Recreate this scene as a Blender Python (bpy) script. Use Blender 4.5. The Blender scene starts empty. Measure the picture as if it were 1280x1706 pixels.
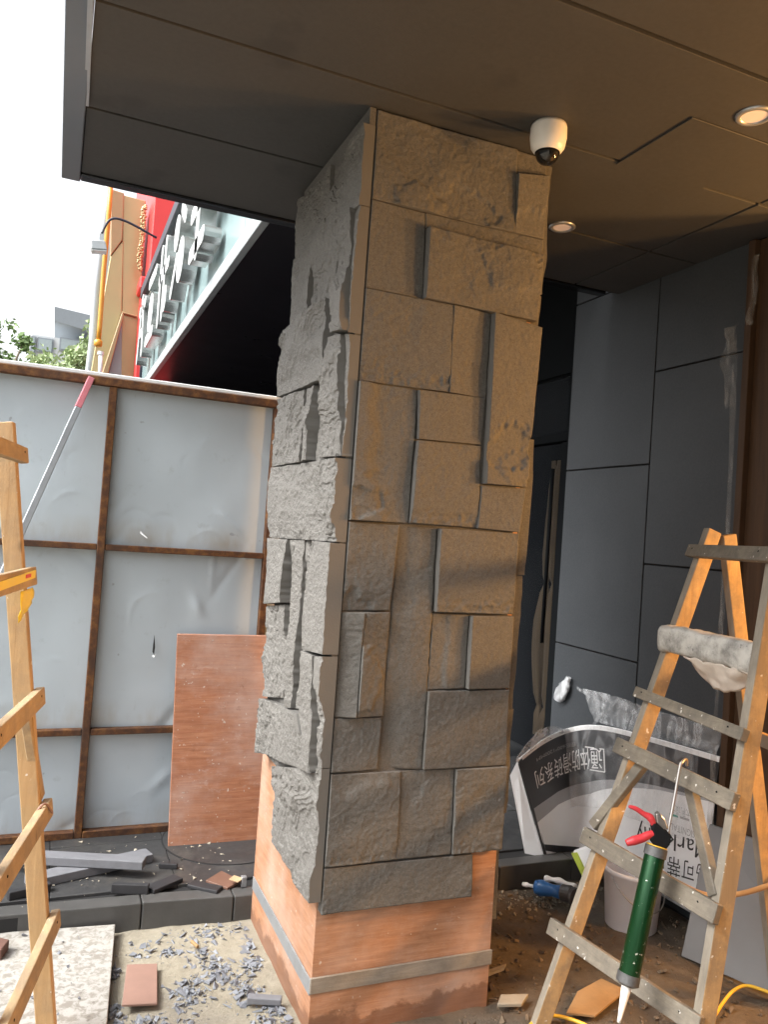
import bpy, math, random
import numpy as np
from mathutils import Vector, Matrix

random.seed(7)
rng = np.random.default_rng(11)
scene = bpy.context.scene
COL = scene.collection

# ------------------------------------------------------------------ camera
FPX = 1310.0
YAW, PITCH, ROLL = (math.radians(a) for a in (22.7, 1.7, 4.0))
CAM = np.array([-0.811, -2.247, 1.5])
sy, cy, sp, cp = math.sin(YAW), math.cos(YAW), math.sin(PITCH), math.cos(PITCH)
FW = np.array([sy * cp, cy * cp, sp])
_R = np.array([cy, -sy, 0.0])
_U = np.cross(_R, FW)
RT = _R * math.cos(ROLL) + _U * math.sin(ROLL)
UP = -_R * math.sin(ROLL) + _U * math.cos(ROLL)
cd = bpy.data.cameras.new('camera')
cam = bpy.data.objects.new('camera', cd)
COL.objects.link(cam)
cd.sensor_fit = 'HORIZONTAL'
cd.sensor_width = 36.0
cd.lens = 36.0 * FPX / 1280.0
cd.clip_start = 0.05
cd.clip_end = 2000
M = Matrix.Identity(4)
for i in range(3):
    M[i][0], M[i][1], M[i][2], M[i][3] = RT[i], UP[i], -FW[i], CAM[i]
cam.matrix_world = M
scene.camera = cam

# ------------------------------------------------------------------ sky, sun, exposure
SUN_EL, SUN_AZ = math.radians(50), math.radians(-93)     # azimuth clockwise from +Y
world = bpy.data.worlds.new('World')
scene.world = world
world.use_nodes = True
wn, wl = world.node_tree.nodes, world.node_tree.links
wn.clear()
sky = wn.new('ShaderNodeTexSky')
sky.sky_type = 'NISHITA'
sky.sun_disc = False
sky.sun_elevation = SUN_EL
sky.sun_rotation = SUN_AZ
sky.dust_density = 6.0
sky.air_density = 1.0
hsv = wn.new('ShaderNodeHueSaturation')
hsv.inputs['Saturation'].default_value = 0.14
bg = wn.new('ShaderNodeBackground')
bg.inputs['Strength'].default_value = 0.15
wo = wn.new('ShaderNodeOutputWorld')
wl.new(sky.outputs[0], hsv.inputs['Color'])
wl.new(hsv.outputs[0], bg.inputs['Color'])
wl.new(bg.outputs[0], wo.inputs['Surface'])
sd = bpy.data.lights.new('sun', 'SUN')
sd.energy = 1.5
sd.angle = math.radians(25)
sd.color = (1.0, 0.96, 0.9)
so = bpy.data.objects.new('sun', sd)
COL.objects.link(so)
sdir = Vector((math.sin(SUN_AZ) * math.cos(SUN_EL), math.cos(SUN_AZ) * math.cos(SUN_EL), math.sin(SUN_EL)))
so.rotation_euler = sdir.to_track_quat('Z', 'Y').to_euler()
vs = scene.view_settings
vs.view_transform = 'Standard'
vs.look = 'None'
vs.exposure = 1.6
vs.gamma = 1.0
LAMP_W = 88.0          # watts of each warm pendant lamp in the entrance room at the right

# ------------------------------------------------------------------ helpers
def ray(x, y):
    d = FW * FPX + RT * (x - 640) - UP * (y - 853)
    return d / np.linalg.norm(d)
def onX(x, y, v):
    d = ray(x, y); return CAM + d * ((v - CAM[0]) / d[0])
def onY(x, y, v):
    d = ray(x, y); return CAM + d * ((v - CAM[1]) / d[1])
def onZ(x, y, v):
    d = ray(x, y); return CAM + d * ((v - CAM[2]) / d[2])
def onP(x, y, p, n):
    d = ray(x, y); return CAM + d * (((np.array(p) - CAM) @ n) / (d @ n))
def V(*a): return np.array(a, float)
def unit(v):
    v = np.array(v, float); return v / np.linalg.norm(v)

_perm = np.random.default_rng(3).permutation(512)
def _hash(ix, iy, seed):
    return _perm[(_perm[(ix + seed * 37) & 511] + iy) & 511] / 511.0
def vnoise(x, y, seed=0):
    x = np.asarray(x, float); y = np.asarray(y, float)
    ix = np.floor(x).astype(int); iy = np.floor(y).astype(int)
    fx = x - ix; fy = y - iy
    fx = fx * fx * fx * (fx * (fx * 6 - 15) + 10); fy = fy * fy * fy * (fy * (fy * 6 - 15) + 10)
    a = _hash(ix, iy, seed); b = _hash(ix + 1, iy, seed); c = _hash(ix, iy + 1, seed); d = _hash(ix + 1, iy + 1, seed)
    return (a + (b - a) * fx) * (1 - fy) + (c + (d - c) * fx) * fy - 0.5
def fbm(x, y, seed=0, octv=4, gain=0.5):
    s = 0; a = 1.0; f = 1.0
    for k in range(octv):
        s = s + a * vnoise(x * f + 17.3 * k, y * f - 9.1 * k, seed + k)
        a *= gain; f *= 2.03
    return s
def ridge(x, y, seed=0, octv=3):
    s = 0; a = 1.0; f = 1.0
    for k in range(octv):
        s = s + a * (0.5 - 2 * np.abs(vnoise(x * f + 5.7 * k, y * f + 3.1 * k, seed + k)))
        a *= 0.55; f *= 2.1
    return s

def empty(name, loc, label=None, cat=None, group=None):
    o = bpy.data.objects.new(name, None)
    COL.objects.link(o)
    o.location = Vector(loc)
    o.empty_display_size = 0.05
    if label: o['label'] = label
    if cat: o['category'] = cat
    if group: o['group'] = group
    return o
def tag(o, label, cat, group=None):
    o['label'] = label; o['category'] = cat
    if group: o['group'] = group
    return o
def adopt(o, parent):
    o.parent = parent
    m = Matrix.Translation(parent.location)
    p = parent.parent
    o.matrix_parent_inverse = parent_world(parent).inverted()
    return o
def parent_world(o):
    m = o.matrix_basis.copy()
    if o.parent:
        m = parent_world(o.parent) @ o.matrix_parent_inverse @ m
    return m
def obj(name, verts, faces, mat, parent=None, smooth=False, bevel=0.0, seg=1):
    me = bpy.data.meshes.new(name)
    me.from_pydata([tuple(map(float, v)) for v in verts], [], [tuple(map(int, f)) for f in faces])
    me.update()
    if smooth:
        me.polygons.foreach_set('use_smooth', [True] * len(me.polygons))
    o = bpy.data.objects.new(name, me)
    COL.objects.link(o)
    if mat is not None:
        me.materials.append(mat)
    if bevel > 0:
        b = o.modifiers.new('bevel', 'BEVEL'); b.width = bevel; b.segments = seg; b.limit_method = 'ANGLE'
    if parent is not None:
        adopt(o, parent)
    return o

class MB:
    """collects the shapes of ONE part"""
    def __init__(s): s.v = []; s.f = []
    def add(s, v, f):
        n = len(s.v); s.v += [tuple(map(float, p)) for p in v]; s.f += [tuple(int(i) + n for i in q) for q in f]; return s
    def box(s, a, b):
        (x0, y0, z0), (x1, y1, z1) = a, b
        return s.add([(x0,y0,z0),(x1,y0,z0),(x1,y1,z0),(x0,y1,z0),(x0,y0,z1),(x1,y0,z1),(x1,y1,z1),(x0,y1,z1)],
                     [(3,2,1,0),(4,5,6,7),(0,1,5,4),(1,2,6,5),(2,3,7,6),(3,0,4,7)])
    def beam(s, p0, p1, w, t, wdir, k1=1.0):
        """bar from p0 to p1, w wide along wdir, t thick across; k1 scales the far end"""
        p0, p1 = V(*p0), V(*p1); d = unit(p1 - p0)
        wd = np.array(wdir, float); wd = unit(wd - d * (wd @ d)); td = np.cross(d, wd)
        vs_ = []
        for p, k in ((p0, 1.0), (p1, k1)):
            for a, b in ((-1,-1),(1,-1),(1,1),(-1,1)):
                vs_.append(p + wd * a * w / 2 * k + td * b * t / 2 * k)
        return s.add(vs_, [(3,2,1,0),(4,5,6,7),(0,1,5,4),(1,2,6,5),(2,3,7,6),(3,0,4,7)])
    def prism(s, pts, off):
        """polygon (3-D points) pushed along off"""
        n = len(pts); off = V(*off)
        vv = [V(*p) for p in pts] + [V(*p) + off for p in pts]
        return s.add(vv, [tuple(range(n))[::-1], tuple(range(n, 2 * n))] + [(i, (i+1) % n, (i+1) % n + n, i + n) for i in range(n)])
    def lathe(s, p0, axis, prof, n=24, cap=True):
        """rings (distance along axis, radius)"""
        p0 = V(*p0); ax = unit(axis); h = V(0,0,1) if abs(ax[2]) < 0.9 else V(1,0,0)
        a = unit(np.cross(ax, h)); b = np.cross(ax, a); base = len(s.v)
        vv = []; ff = []
        for (t, r) in prof:
            for i in range(n):
                w = 2 * math.pi * i / n
                vv.append(p0 + ax * t + (a * math.cos(w) + b * math.sin(w)) * r)
        for k in range(len(prof) - 1):
            for i in range(n):
                j = (i + 1) % n
                ff.append((k*n+i, k*n+j, (k+1)*n+j, (k+1)*n+i))
        if cap:
            ff.append(tuple(range(n))[::-1]); ff.append(tuple((len(prof)-1)*n + i for i in range(n)))
        return s.add(vv, ff)
    def tube(s, pts, r, n=10, closed=False):
        pts = [V(*p) for p in pts]; vv = []; ff = []; m = len(pts)
        t0 = unit(pts[1] - pts[0]); h = V(0,0,1) if abs(t0[2]) < 0.9 else V(1,0,0); a = unit(np.cross(t0, h))
        for k, p in enumerate(pts):
            t = unit(pts[min(k+1, m-1)] - pts[max(k-1, 0)])
            a = unit(a - t * (a @ t)); b = np.cross(t, a)
            rr = r[k] if hasattr(r, '__len__') else r
            for i in range(n):
                w = 2 * math.pi * i / n
                vv.append(p + (a * math.cos(w) + b * math.sin(w)) * rr)
        for k in range(m - 1):
            for i in range(n):
                j = (i + 1) % n
                ff.append((k*n+i, k*n+j, (k+1)*n+j, (k+1)*n+i))
        ff.append(tuple(range(n))[::-1]); ff.append(tuple((m-1)*n + i for i in range(n)))
        return s.add(vv, ff)
    def grid(s, P):
        """P: array (n,m,3)"""
        n, m = P.shape[:2]
        vv = P.reshape(-1, 3)
        ff = [(i*m+j, i*m+j+1, (i+1)*m+j+1, (i+1)*m+j) for i in range(n-1) for j in range(m-1)]
        return s.add(vv, ff)
    def build(s, name, mat, parent=None, smooth=False, bevel=0.0, seg=1):
        return obj(name, s.v, s.f, mat, parent, smooth, bevel, seg)

def spline(pts, n=8):
    P = [V(*p) for p in pts]; out = []
    for i in range(len(P) - 1):
        p0, p1, p2, p3 = P[max(i-1,0)], P[i], P[i+1], P[min(i+2,len(P)-1)]
        for k in range(n):
            t = k / n
            out.append(0.5*((2*p1)+(-p0+p2)*t+(2*p0-5*p1+4*p2-p3)*t*t+(-p0+3*p1-3*p2+p3)*t**3))
    out.append(P[-1]); return out

# ------------------------------------------------------------------ materials
class NT:
    def __init__(s, name):
        s.m = bpy.data.materials.new(name); s.m.use_nodes = True
        s.n = s.m.node_tree.nodes; s.l = s.m.node_tree.links
        s.b = s.n['Principled BSDF']
        s.co = s.n.new('ShaderNodeTexCoord').outputs['Object']
    def vec(s, scale=(1,1,1), rot=(0,0,0)):
        mp = s.n.new('ShaderNodeMapping'); mp.inputs['Scale'].default_value = scale; mp.inputs['Rotation'].default_value = rot
        s.l.new(s.co, mp.inputs[0]); return mp.outputs[0]
    def noise(s, scale, detail=6, rough=0.6, vec=None, dist=0.0):
        t = s.n.new('ShaderNodeTexNoise'); t.inputs['Scale'].default_value = scale; t.inputs['Detail'].default_value = detail
        t.inputs['Roughness'].default_value = rough; t.inputs['Distortion'].default_value = dist
        s.l.new(vec if vec is not None else s.co, t.inputs['Vector']); return t.outputs[0]
    def voro(s, scale, vec=None, feature='F1'):
        t = s.n.new('ShaderNodeTexVoronoi'); t.inputs['Scale'].default_value = scale; t.feature = feature
        s.l.new(vec if vec is not None else s.co, t.inputs['Vector']); return t
    def ramp(s, fac, stops, interp='LINEAR'):
        r = s.n.new('ShaderNodeValToRGB'); r.color_ramp.interpolation = interp
        e = r.color_ramp.elements
        while len(e) < len(stops): e.new(0.5)
        for q, (p, c) in zip(e, stops):
            q.position = p; q.color = (c if hasattr(c, '__len__') else (c, c, c)) + ((1,) if not hasattr(c, '__len__') or len(c) == 3 else ())
        s.l.new(fac, r.inputs[0]); return r.outputs[0]
    def mix(s, fac, a, b, mode='MIX'):
        x = s.n.new('ShaderNodeMix'); x.data_type = 'RGBA'; x.blend_type = mode
        for sock, val in ((x.inputs[0], fac), (x.inputs[6], a), (x.inputs[7], b)):
            if hasattr(val, 'links'): s.l.new(val, sock)
            elif hasattr(val, '__len__'): sock.default_value = tuple(val) + ((1,) if len(val) == 3 else ())
            else: sock.default_value = val
        return x.outputs[2]
    def math(s, op, a, b=0.0, c=0.0):
        x = s.n.new('ShaderNodeMath'); x.operation = op
        for sock, val in zip(x.inputs, (a, b, c)):
            if hasattr(val, 'links'): s.l.new(val, sock)
            else: sock.default_value = val
        return x.outputs[0]
    def xyz(s, vec=None):
        x = s.n.new('ShaderNodeSeparateXYZ'); s.l.new(vec if vec is not None else s.co, x.inputs[0]); return x.outputs
    def set(s, sock, val):
        k = s.b.inputs[sock]
        if hasattr(val, 'links'): s.l.new(val, k)
        elif hasattr(val, '__len__'): k.default_value = tuple(val) + ((1,) if len(val) == 3 else ())
        else: k.default_value = val
        return s
    def bump(s, h, strength=0.3, dist=0.01):
        b = s.n.new('ShaderNodeBump'); b.inputs['Strength'].default_value = strength; b.inputs['Distance'].default_value = dist
        s.l.new(h, b.inputs['Height']); s.l.new(b.outputs[0], s.b.inputs['Normal']); return s

def plain(name, col, rough=0.6, metal=0.0, var=0.12, scale=9, bump=0.0, spec=0.5):
    t = NT(name); t.set('Specular IOR Level', spec)
    n = t.noise(scale, 7, 0.65)
    t.set('Base Color', t.mix(n, tuple(c * (1 - var) for c in col), tuple(min(1, c * (1 + var)) for c in col)))
    t.set('Roughness', t.math('ADD', t.math('MULTIPLY', n, 0.2), rough - 0.1)).set('Metallic', metal)
    if bump: t.bump(t.noise(scale * 12, 5), bump, 0.004)
    return t.m

def m_stone(name='split_stone', bs=0.48, bd=0.008, bn=46):
    t = NT(name)
    big = t.noise(3.2, 5, 0.55); fine = t.noise(95, 8, 0.75); gr = t.noise(420, 3, 0.6)
    c = t.mix(big, (0.145, 0.140, 0.131), (0.205, 0.198, 0.185))
    c = t.mix(t.ramp(fine, [(0.35, 0), (0.7, 1)]), c, (0.265, 0.255, 0.238))
    c = t.mix(t.ramp(gr, [(0.30, 1), (0.46, 0)]), c, (0.085, 0.083, 0.078))
    t.set('Base Color', c).set('Roughness', 0.88).set('Specular IOR Level', 0.25)
    h = t.math('ADD', t.math('MULTIPLY', t.noise(bn, 8, 0.72, dist=0.4), 1.0), t.math('MULTIPLY', gr, 0.10))
    t.bump(h, bs, bd)
    return t.m
def m_cut():
    return plain('cut_stone', (0.20, 0.193, 0.18), 0.75, var=0.10, scale=14, bump=0.15)
def m_ply(name, a, b, dirty=False):
    t = NT(name)
    g = t.noise(5, 7, 0.72, t.vec((1.0, 1.0, 16)), dist=0.9)
    g2 = t.noise(70, 4, 0.6, t.vec((0.12, 0.12, 1.0)))
    blot = t.noise(3.2, 6, 0.65)
    c = t.mix(t.ramp(g, [(0.30, 0), (0.68, 1)]), a, b)
    c = t.mix(t.math('MULTIPLY', t.ramp(g2, [(0.42, 0), (0.62, 1)]), 0.35), c, tuple(x * 0.62 for x in a))
    pale = tuple(min(1, x * 0.55 + 0.26) for x in b)
    c = t.mix(t.ramp(blot, [(0.44, 0), (0.74, 0.65)]), c, pale)
    c = t.mix(t.ramp(t.noise(9, 9, 0.8, t.vec((1, 1, 2.2))), [(0.56, 0), (0.66, 0.5)]), c, pale)
    c = t.mix(t.ramp(t.noise(60, 3, 0.5), [(0.68, 0), (0.72, 0.8)]), c, (0.60, 0.52, 0.45))
    c = t.mix(t.ramp(t.noise(15, 9, 0.78), [(0.60, 0), (0.70, 0.6)]), c, tuple(x * 0.36 for x in a))
    if dirty:
        z = t.xyz()[2]
        w = t.math('ADD', z, t.math('MULTIPLY', t.math('SUBTRACT', t.noise(9, 7, 0.65), 0.5), 0.19))
        wet = t.ramp(w, [(0.045, 1), (0.062, 0)])
        c = t.mix(t.math('MULTIPLY', wet, 0.62), c, (0.12, 0.05, 0.028))
    t.set('Base Color', c).set('Roughness', t.ramp(blot, [(0.3, 0.42), (0.7, 0.65)])).set('Specular IOR Level', 0.35)
    t.bump(t.math('ADD', g, g2), 0.16, 0.004)
    return t.m
def m_wood(name, a, b, dirt=(0.2, 0.18, 0.15), amount=0.35, axis=(1, 1, 0.08), spl=0.75, grey=0.0):
    t = NT(name)
    g = t.noise(38, 7, 0.65, t.vec(axis), dist=1.2)
    c = t.mix(t.ramp(g, [(0.3, 0), (0.7, 1)]), a, b)
    d = t.ramp(t.noise(8, 8, 0.72), [(0.62 - amount * 0.6, 0), (0.72 - amount * 0.25, 1)])
    c = t.mix(t.math('MULTIPLY', d, min(1, amount * 1.5)), c, dirt)
    sp_ = t.ramp(t.noise(48, 4, 0.55), [(spl - 0.06, 0), (spl - 0.03, 0.85)])
    c = t.mix(sp_, c, (0.74, 0.71, 0.66))
    kn = t.voro(7, t.vec((1, 1, 0.55)))
    c = t.mix(t.ramp(kn.outputs['Distance'], [(0.05, 0.75), (0.10, 0)]), c, tuple(x * 0.35 for x in a))
    if grey:      # the trodden outer faces of the rails are weathered grey
        nx = t.xyz(t.n.new('ShaderNodeNewGeometry').outputs['True Normal'])[0]
        k = t.math('MULTIPLY', t.ramp(t.math('MULTIPLY', nx, -1.0), [(0.55, 0), (0.75, 1)]), grey)
        gc = t.mix(t.ramp(t.noise(21, 8, 0.7, t.vec((1, 1, 0.25))), [(0.3, 0), (0.7, 1)]), (0.13, 0.12, 0.10), (0.30, 0.27, 0.225))
        c = t.mix(k, c, gc)
    t.set('Base Color', c).set('Roughness', 0.72)
    t.bump(t.math('ADD', g, t.math('MULTIPLY', d, 0.5)), 0.35, 0.004)
    return t.m
def m_ceiling():
    t = NT('ceiling_board')
    n = t.noise(1.6, 6, 0.6); f = t.noise(55, 7, 0.75)
    c = t.mix(t.ramp(n, [(0.3, 0), (0.7, 1)]), (0.050, 0.050, 0.050), (0.070, 0.070, 0.070))
    c = t.mix(t.ramp(f, [(0.3, 0), (0.75, 0.5)]), c, (0.095, 0.094, 0.092))
    c = t.mix(t.ramp(t.noise(4.2, 3, 0.5), [(0.66, 0), (0.74, 0.6)]), c, (0.045, 0.045, 0.047))
    t.set('Base Color', c).set('Roughness', 0.62).set('Specular IOR Level', 0.3)
    t.bump(f, 0.08, 0.003)
    return t.m
def m_wallpanel():
    t = NT('cement_panel')
    n = t.noise(2.2, 6, 0.62); f = t.noise(120, 5, 0.8)
    c = t.mix(t.ramp(n, [(0.3, 0), (0.7, 1)]), (0.058, 0.066, 0.076), (0.080, 0.089, 0.100))
    c = t.mix(t.ramp(f, [(0.35, 0), (0.8, 0.6)]), c, (0.12, 0.13, 0.14))
    t.set('Base Color', c).set('Roughness', 0.55).set('Specular IOR Level', 0.2)
    t.bump(f, 0.05, 0.002)
    return t.m
def m_sheet():
    t = NT('hoarding_sheet')
    n = t.noise(1.3, 5, 0.55); f = t.noise(14, 8, 0.7)
    c = t.mix(n, (0.40, 0.465, 0.515), (0.48, 0.545, 0.595))
    c = t.mix(t.ramp(f, [(0.60, 0), (0.74, 0.35)]), c, (0.28, 0.30, 0.315))
    z = t.xyz()[2]
    rn = t.noise(5, 6, 0.65, t.vec((1, 1, 0.3)))
    for zz in (1.385, 0.575, 0.115):
        band = t.ramp(t.math('ABSOLUTE', t.math('SUBTRACT', z, zz + 0.02)), [(0.0, 1), (0.10, 0)])
        c = t.mix(t.math('MULTIPLY', t.math('MULTIPLY', band, t.ramp(rn, [(0.42, 0), (0.68, 1)])), 0.55), c, (0.27, 0.20, 0.11))
    c = t.mix(t.ramp(t.noise(23, 3, 0.4, t.vec((1, 1, 1.0))), [(0.74, 0), (0.765, 0.6)]), c, (0.22, 0.23, 0.25))
    c = t.mix(t.ramp(t.noise(30, 6, 0.75, t.vec((1.0, 1, 0.22))), [(0.66, 0), (0.74, 0.45)]), c, (0.25, 0.255, 0.26))
    t.set('Base Color', c).set('Roughness', 0.42).set('Specular IOR Level', 0.45)
    t.bump(t.noise(6, 4, 0.5), 0.10, 0.02)
    return t.m
def m_rust():
    t = NT('rusty_steel')
    n = t.noise(26, 9, 0.75); b = t.noise(5, 6, 0.6)
    c = t.ramp(n, [(0.28, (0.035, 0.016, 0.010)), (0.48, (0.12, 0.046, 0.016)), (0.70, (0.30, 0.135, 0.035))])
    c = t.mix(t.ramp(b, [(0.45, 0), (0.7, 0.75)]), c, (0.05, 0.030, 0.024))
    t.set('Base Color', c).set('Roughness', 0.78).set('Metallic', 0.15)
    t.bump(n, 0.25, 0.003)
    return t.m
def m_ground():
    t = NT('ground_dirt')
    x, y, z = t.xyz()
    n1 = t.noise(2.6, 8, 0.65); n2 = t.noise(22, 9, 0.75); n3 = t.noise(150, 6, 0.7)
    sand = t.mix(t.ramp(n2, [(0.3, 0), (0.7, 1)]), (0.27, 0.24, 0.18), (0.40, 0.365, 0.285))
    sand = t.mix(t.ramp(n1, [(0.5, 0), (0.7, 0.7)]), sand, (0.25, 0.235, 0.21))
    sand = t.mix(t.ramp(n3, [(0.60, 0), (0.72, 0.6)]), sand, (0.58, 0.56, 0.51))
    dirt = t.mix(t.ramp(n2, [(0.3, 0), (0.7, 1)]), (0.062, 0.044, 0.028), (0.15, 0.108, 0.068))
    dirt = t.mix(t.ramp(n1, [(0.42, 0), (0.66, 0.8)]), dirt, (0.115, 0.095, 0.075))
    dirt = t.mix(t.ramp(n3, [(0.62, 0), (0.75, 0.5)]), dirt, (0.33, 0.27, 0.2))
    e = t.math('ADD', x, t.math('MULTIPLY', t.math('SUBTRACT', n1, 0.5), 0.35))
    k = t.ramp(e, [(0.10, 0), (0.30, 1)])
    t.set('Base Color', t.mix(k, sand, dirt)).set('Roughness', t.ramp(n1, [(0.35, 0.95), (0.62, 0.45)]))
    t.bump(t.math('ADD', n2, t.math('MULTIPLY', n3, 0.4)), 0.65, 0.012)
    return t.m
def m_dark_tile():
    t = NT('black_paving')
    n = t.noise(5, 8, 0.7); f = t.noise(60, 7, 0.75)
    c = t.mix(n, (0.030, 0.031, 0.034), (0.066, 0.066, 0.067))
    c = t.mix(t.ramp(t.noise(3.1, 9, 0.75), [(0.5, 0), (0.72, 0.7)]), c, (0.15, 0.135, 0.115))
    c = t.mix(t.ramp(f, [(0.62, 0), (0.75, 0.6)]), c, (0.24, 0.23, 0.21))
    t.set('Base Color', c).set('Roughness', t.ramp(n, [(0.3, 0.28), (0.7, 0.7)]))
    t.bump(f, 0.12, 0.003)
    return t.m
def m_terrazzo():
    t = NT('white_terrazzo')
    v = t.voro(48); ch = t.ramp(t.math('MULTIPLY', v.outputs['Distance'], 1.0), [(0.18, 1), (0.30, 0)])
    sel = t.ramp(t.xyz(v.outputs['Color'])[0], [(0.55, 0), (0.6, 1)])
    c = t.mix(t.ramp(t.noise(34, 5, 0.7, dist=0.5), [(0.46, 0), (0.58, 1)]), (0.43, 0.42, 0.395), (0.27, 0.25, 0.22))
    c = t.mix(t.math('MULTIPLY', t.math('MULTIPLY', ch, sel), 0.6), c, (0.17, 0.155, 0.135))
    c = t.mix(t.ramp(t.noise(11, 8, 0.7), [(0.5, 0), (0.75, 0.55)]), c, (0.44, 0.41, 0.36))
    t.set('Base Color', c).set('Roughness', 0.55)
    return t.m
def m_film(name='plastic_film', alpha=0.15, col=(0.80, 0.83, 0.86)):
    t = NT(name)
    n = t.noise(9, 6, 0.6, dist=1.5)
    t.set('Base Color', col).set('Roughness', 0.16).set('Specular IOR Level', 0.8)
    st = t.noise(5, 2, 0.5, t.vec((1, 2.6, 0.9), (math.radians(38), 0, 0)), dist=0.4)
    t.set('Alpha', t.math('ADD', t.ramp(n, [(0.3, alpha * 0.45), (0.5, alpha), (0.72, min(1, alpha * 2.0))]), t.ramp(st, [(0.40, 0), (0.52, alpha * 1.8), (0.58, 0)])))
    t.bump(n, 0.6, 0.02)
    return t.m
def m_glass_dark():
    t = NT('dark_glass')
    t.set('Base Color', (0.02, 0.024, 0.028)).set('Roughness', 0.06).set('Specular IOR Level', 0.03).set('Alpha', 0.15)
    return t.m
def m_emit(name, col, s):
    t = NT(name); t.set('Base Color', (0.62, 0.55, 0.50)).set('Emission Color', col).set('Emission Strength', s); return t.m
def m_leaf(name, a, b):
    t = NT(name); t.set('Base Color', t.mix(t.noise(1.7, 4), a, b)).set('Roughness', 0.55); return t.m

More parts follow.
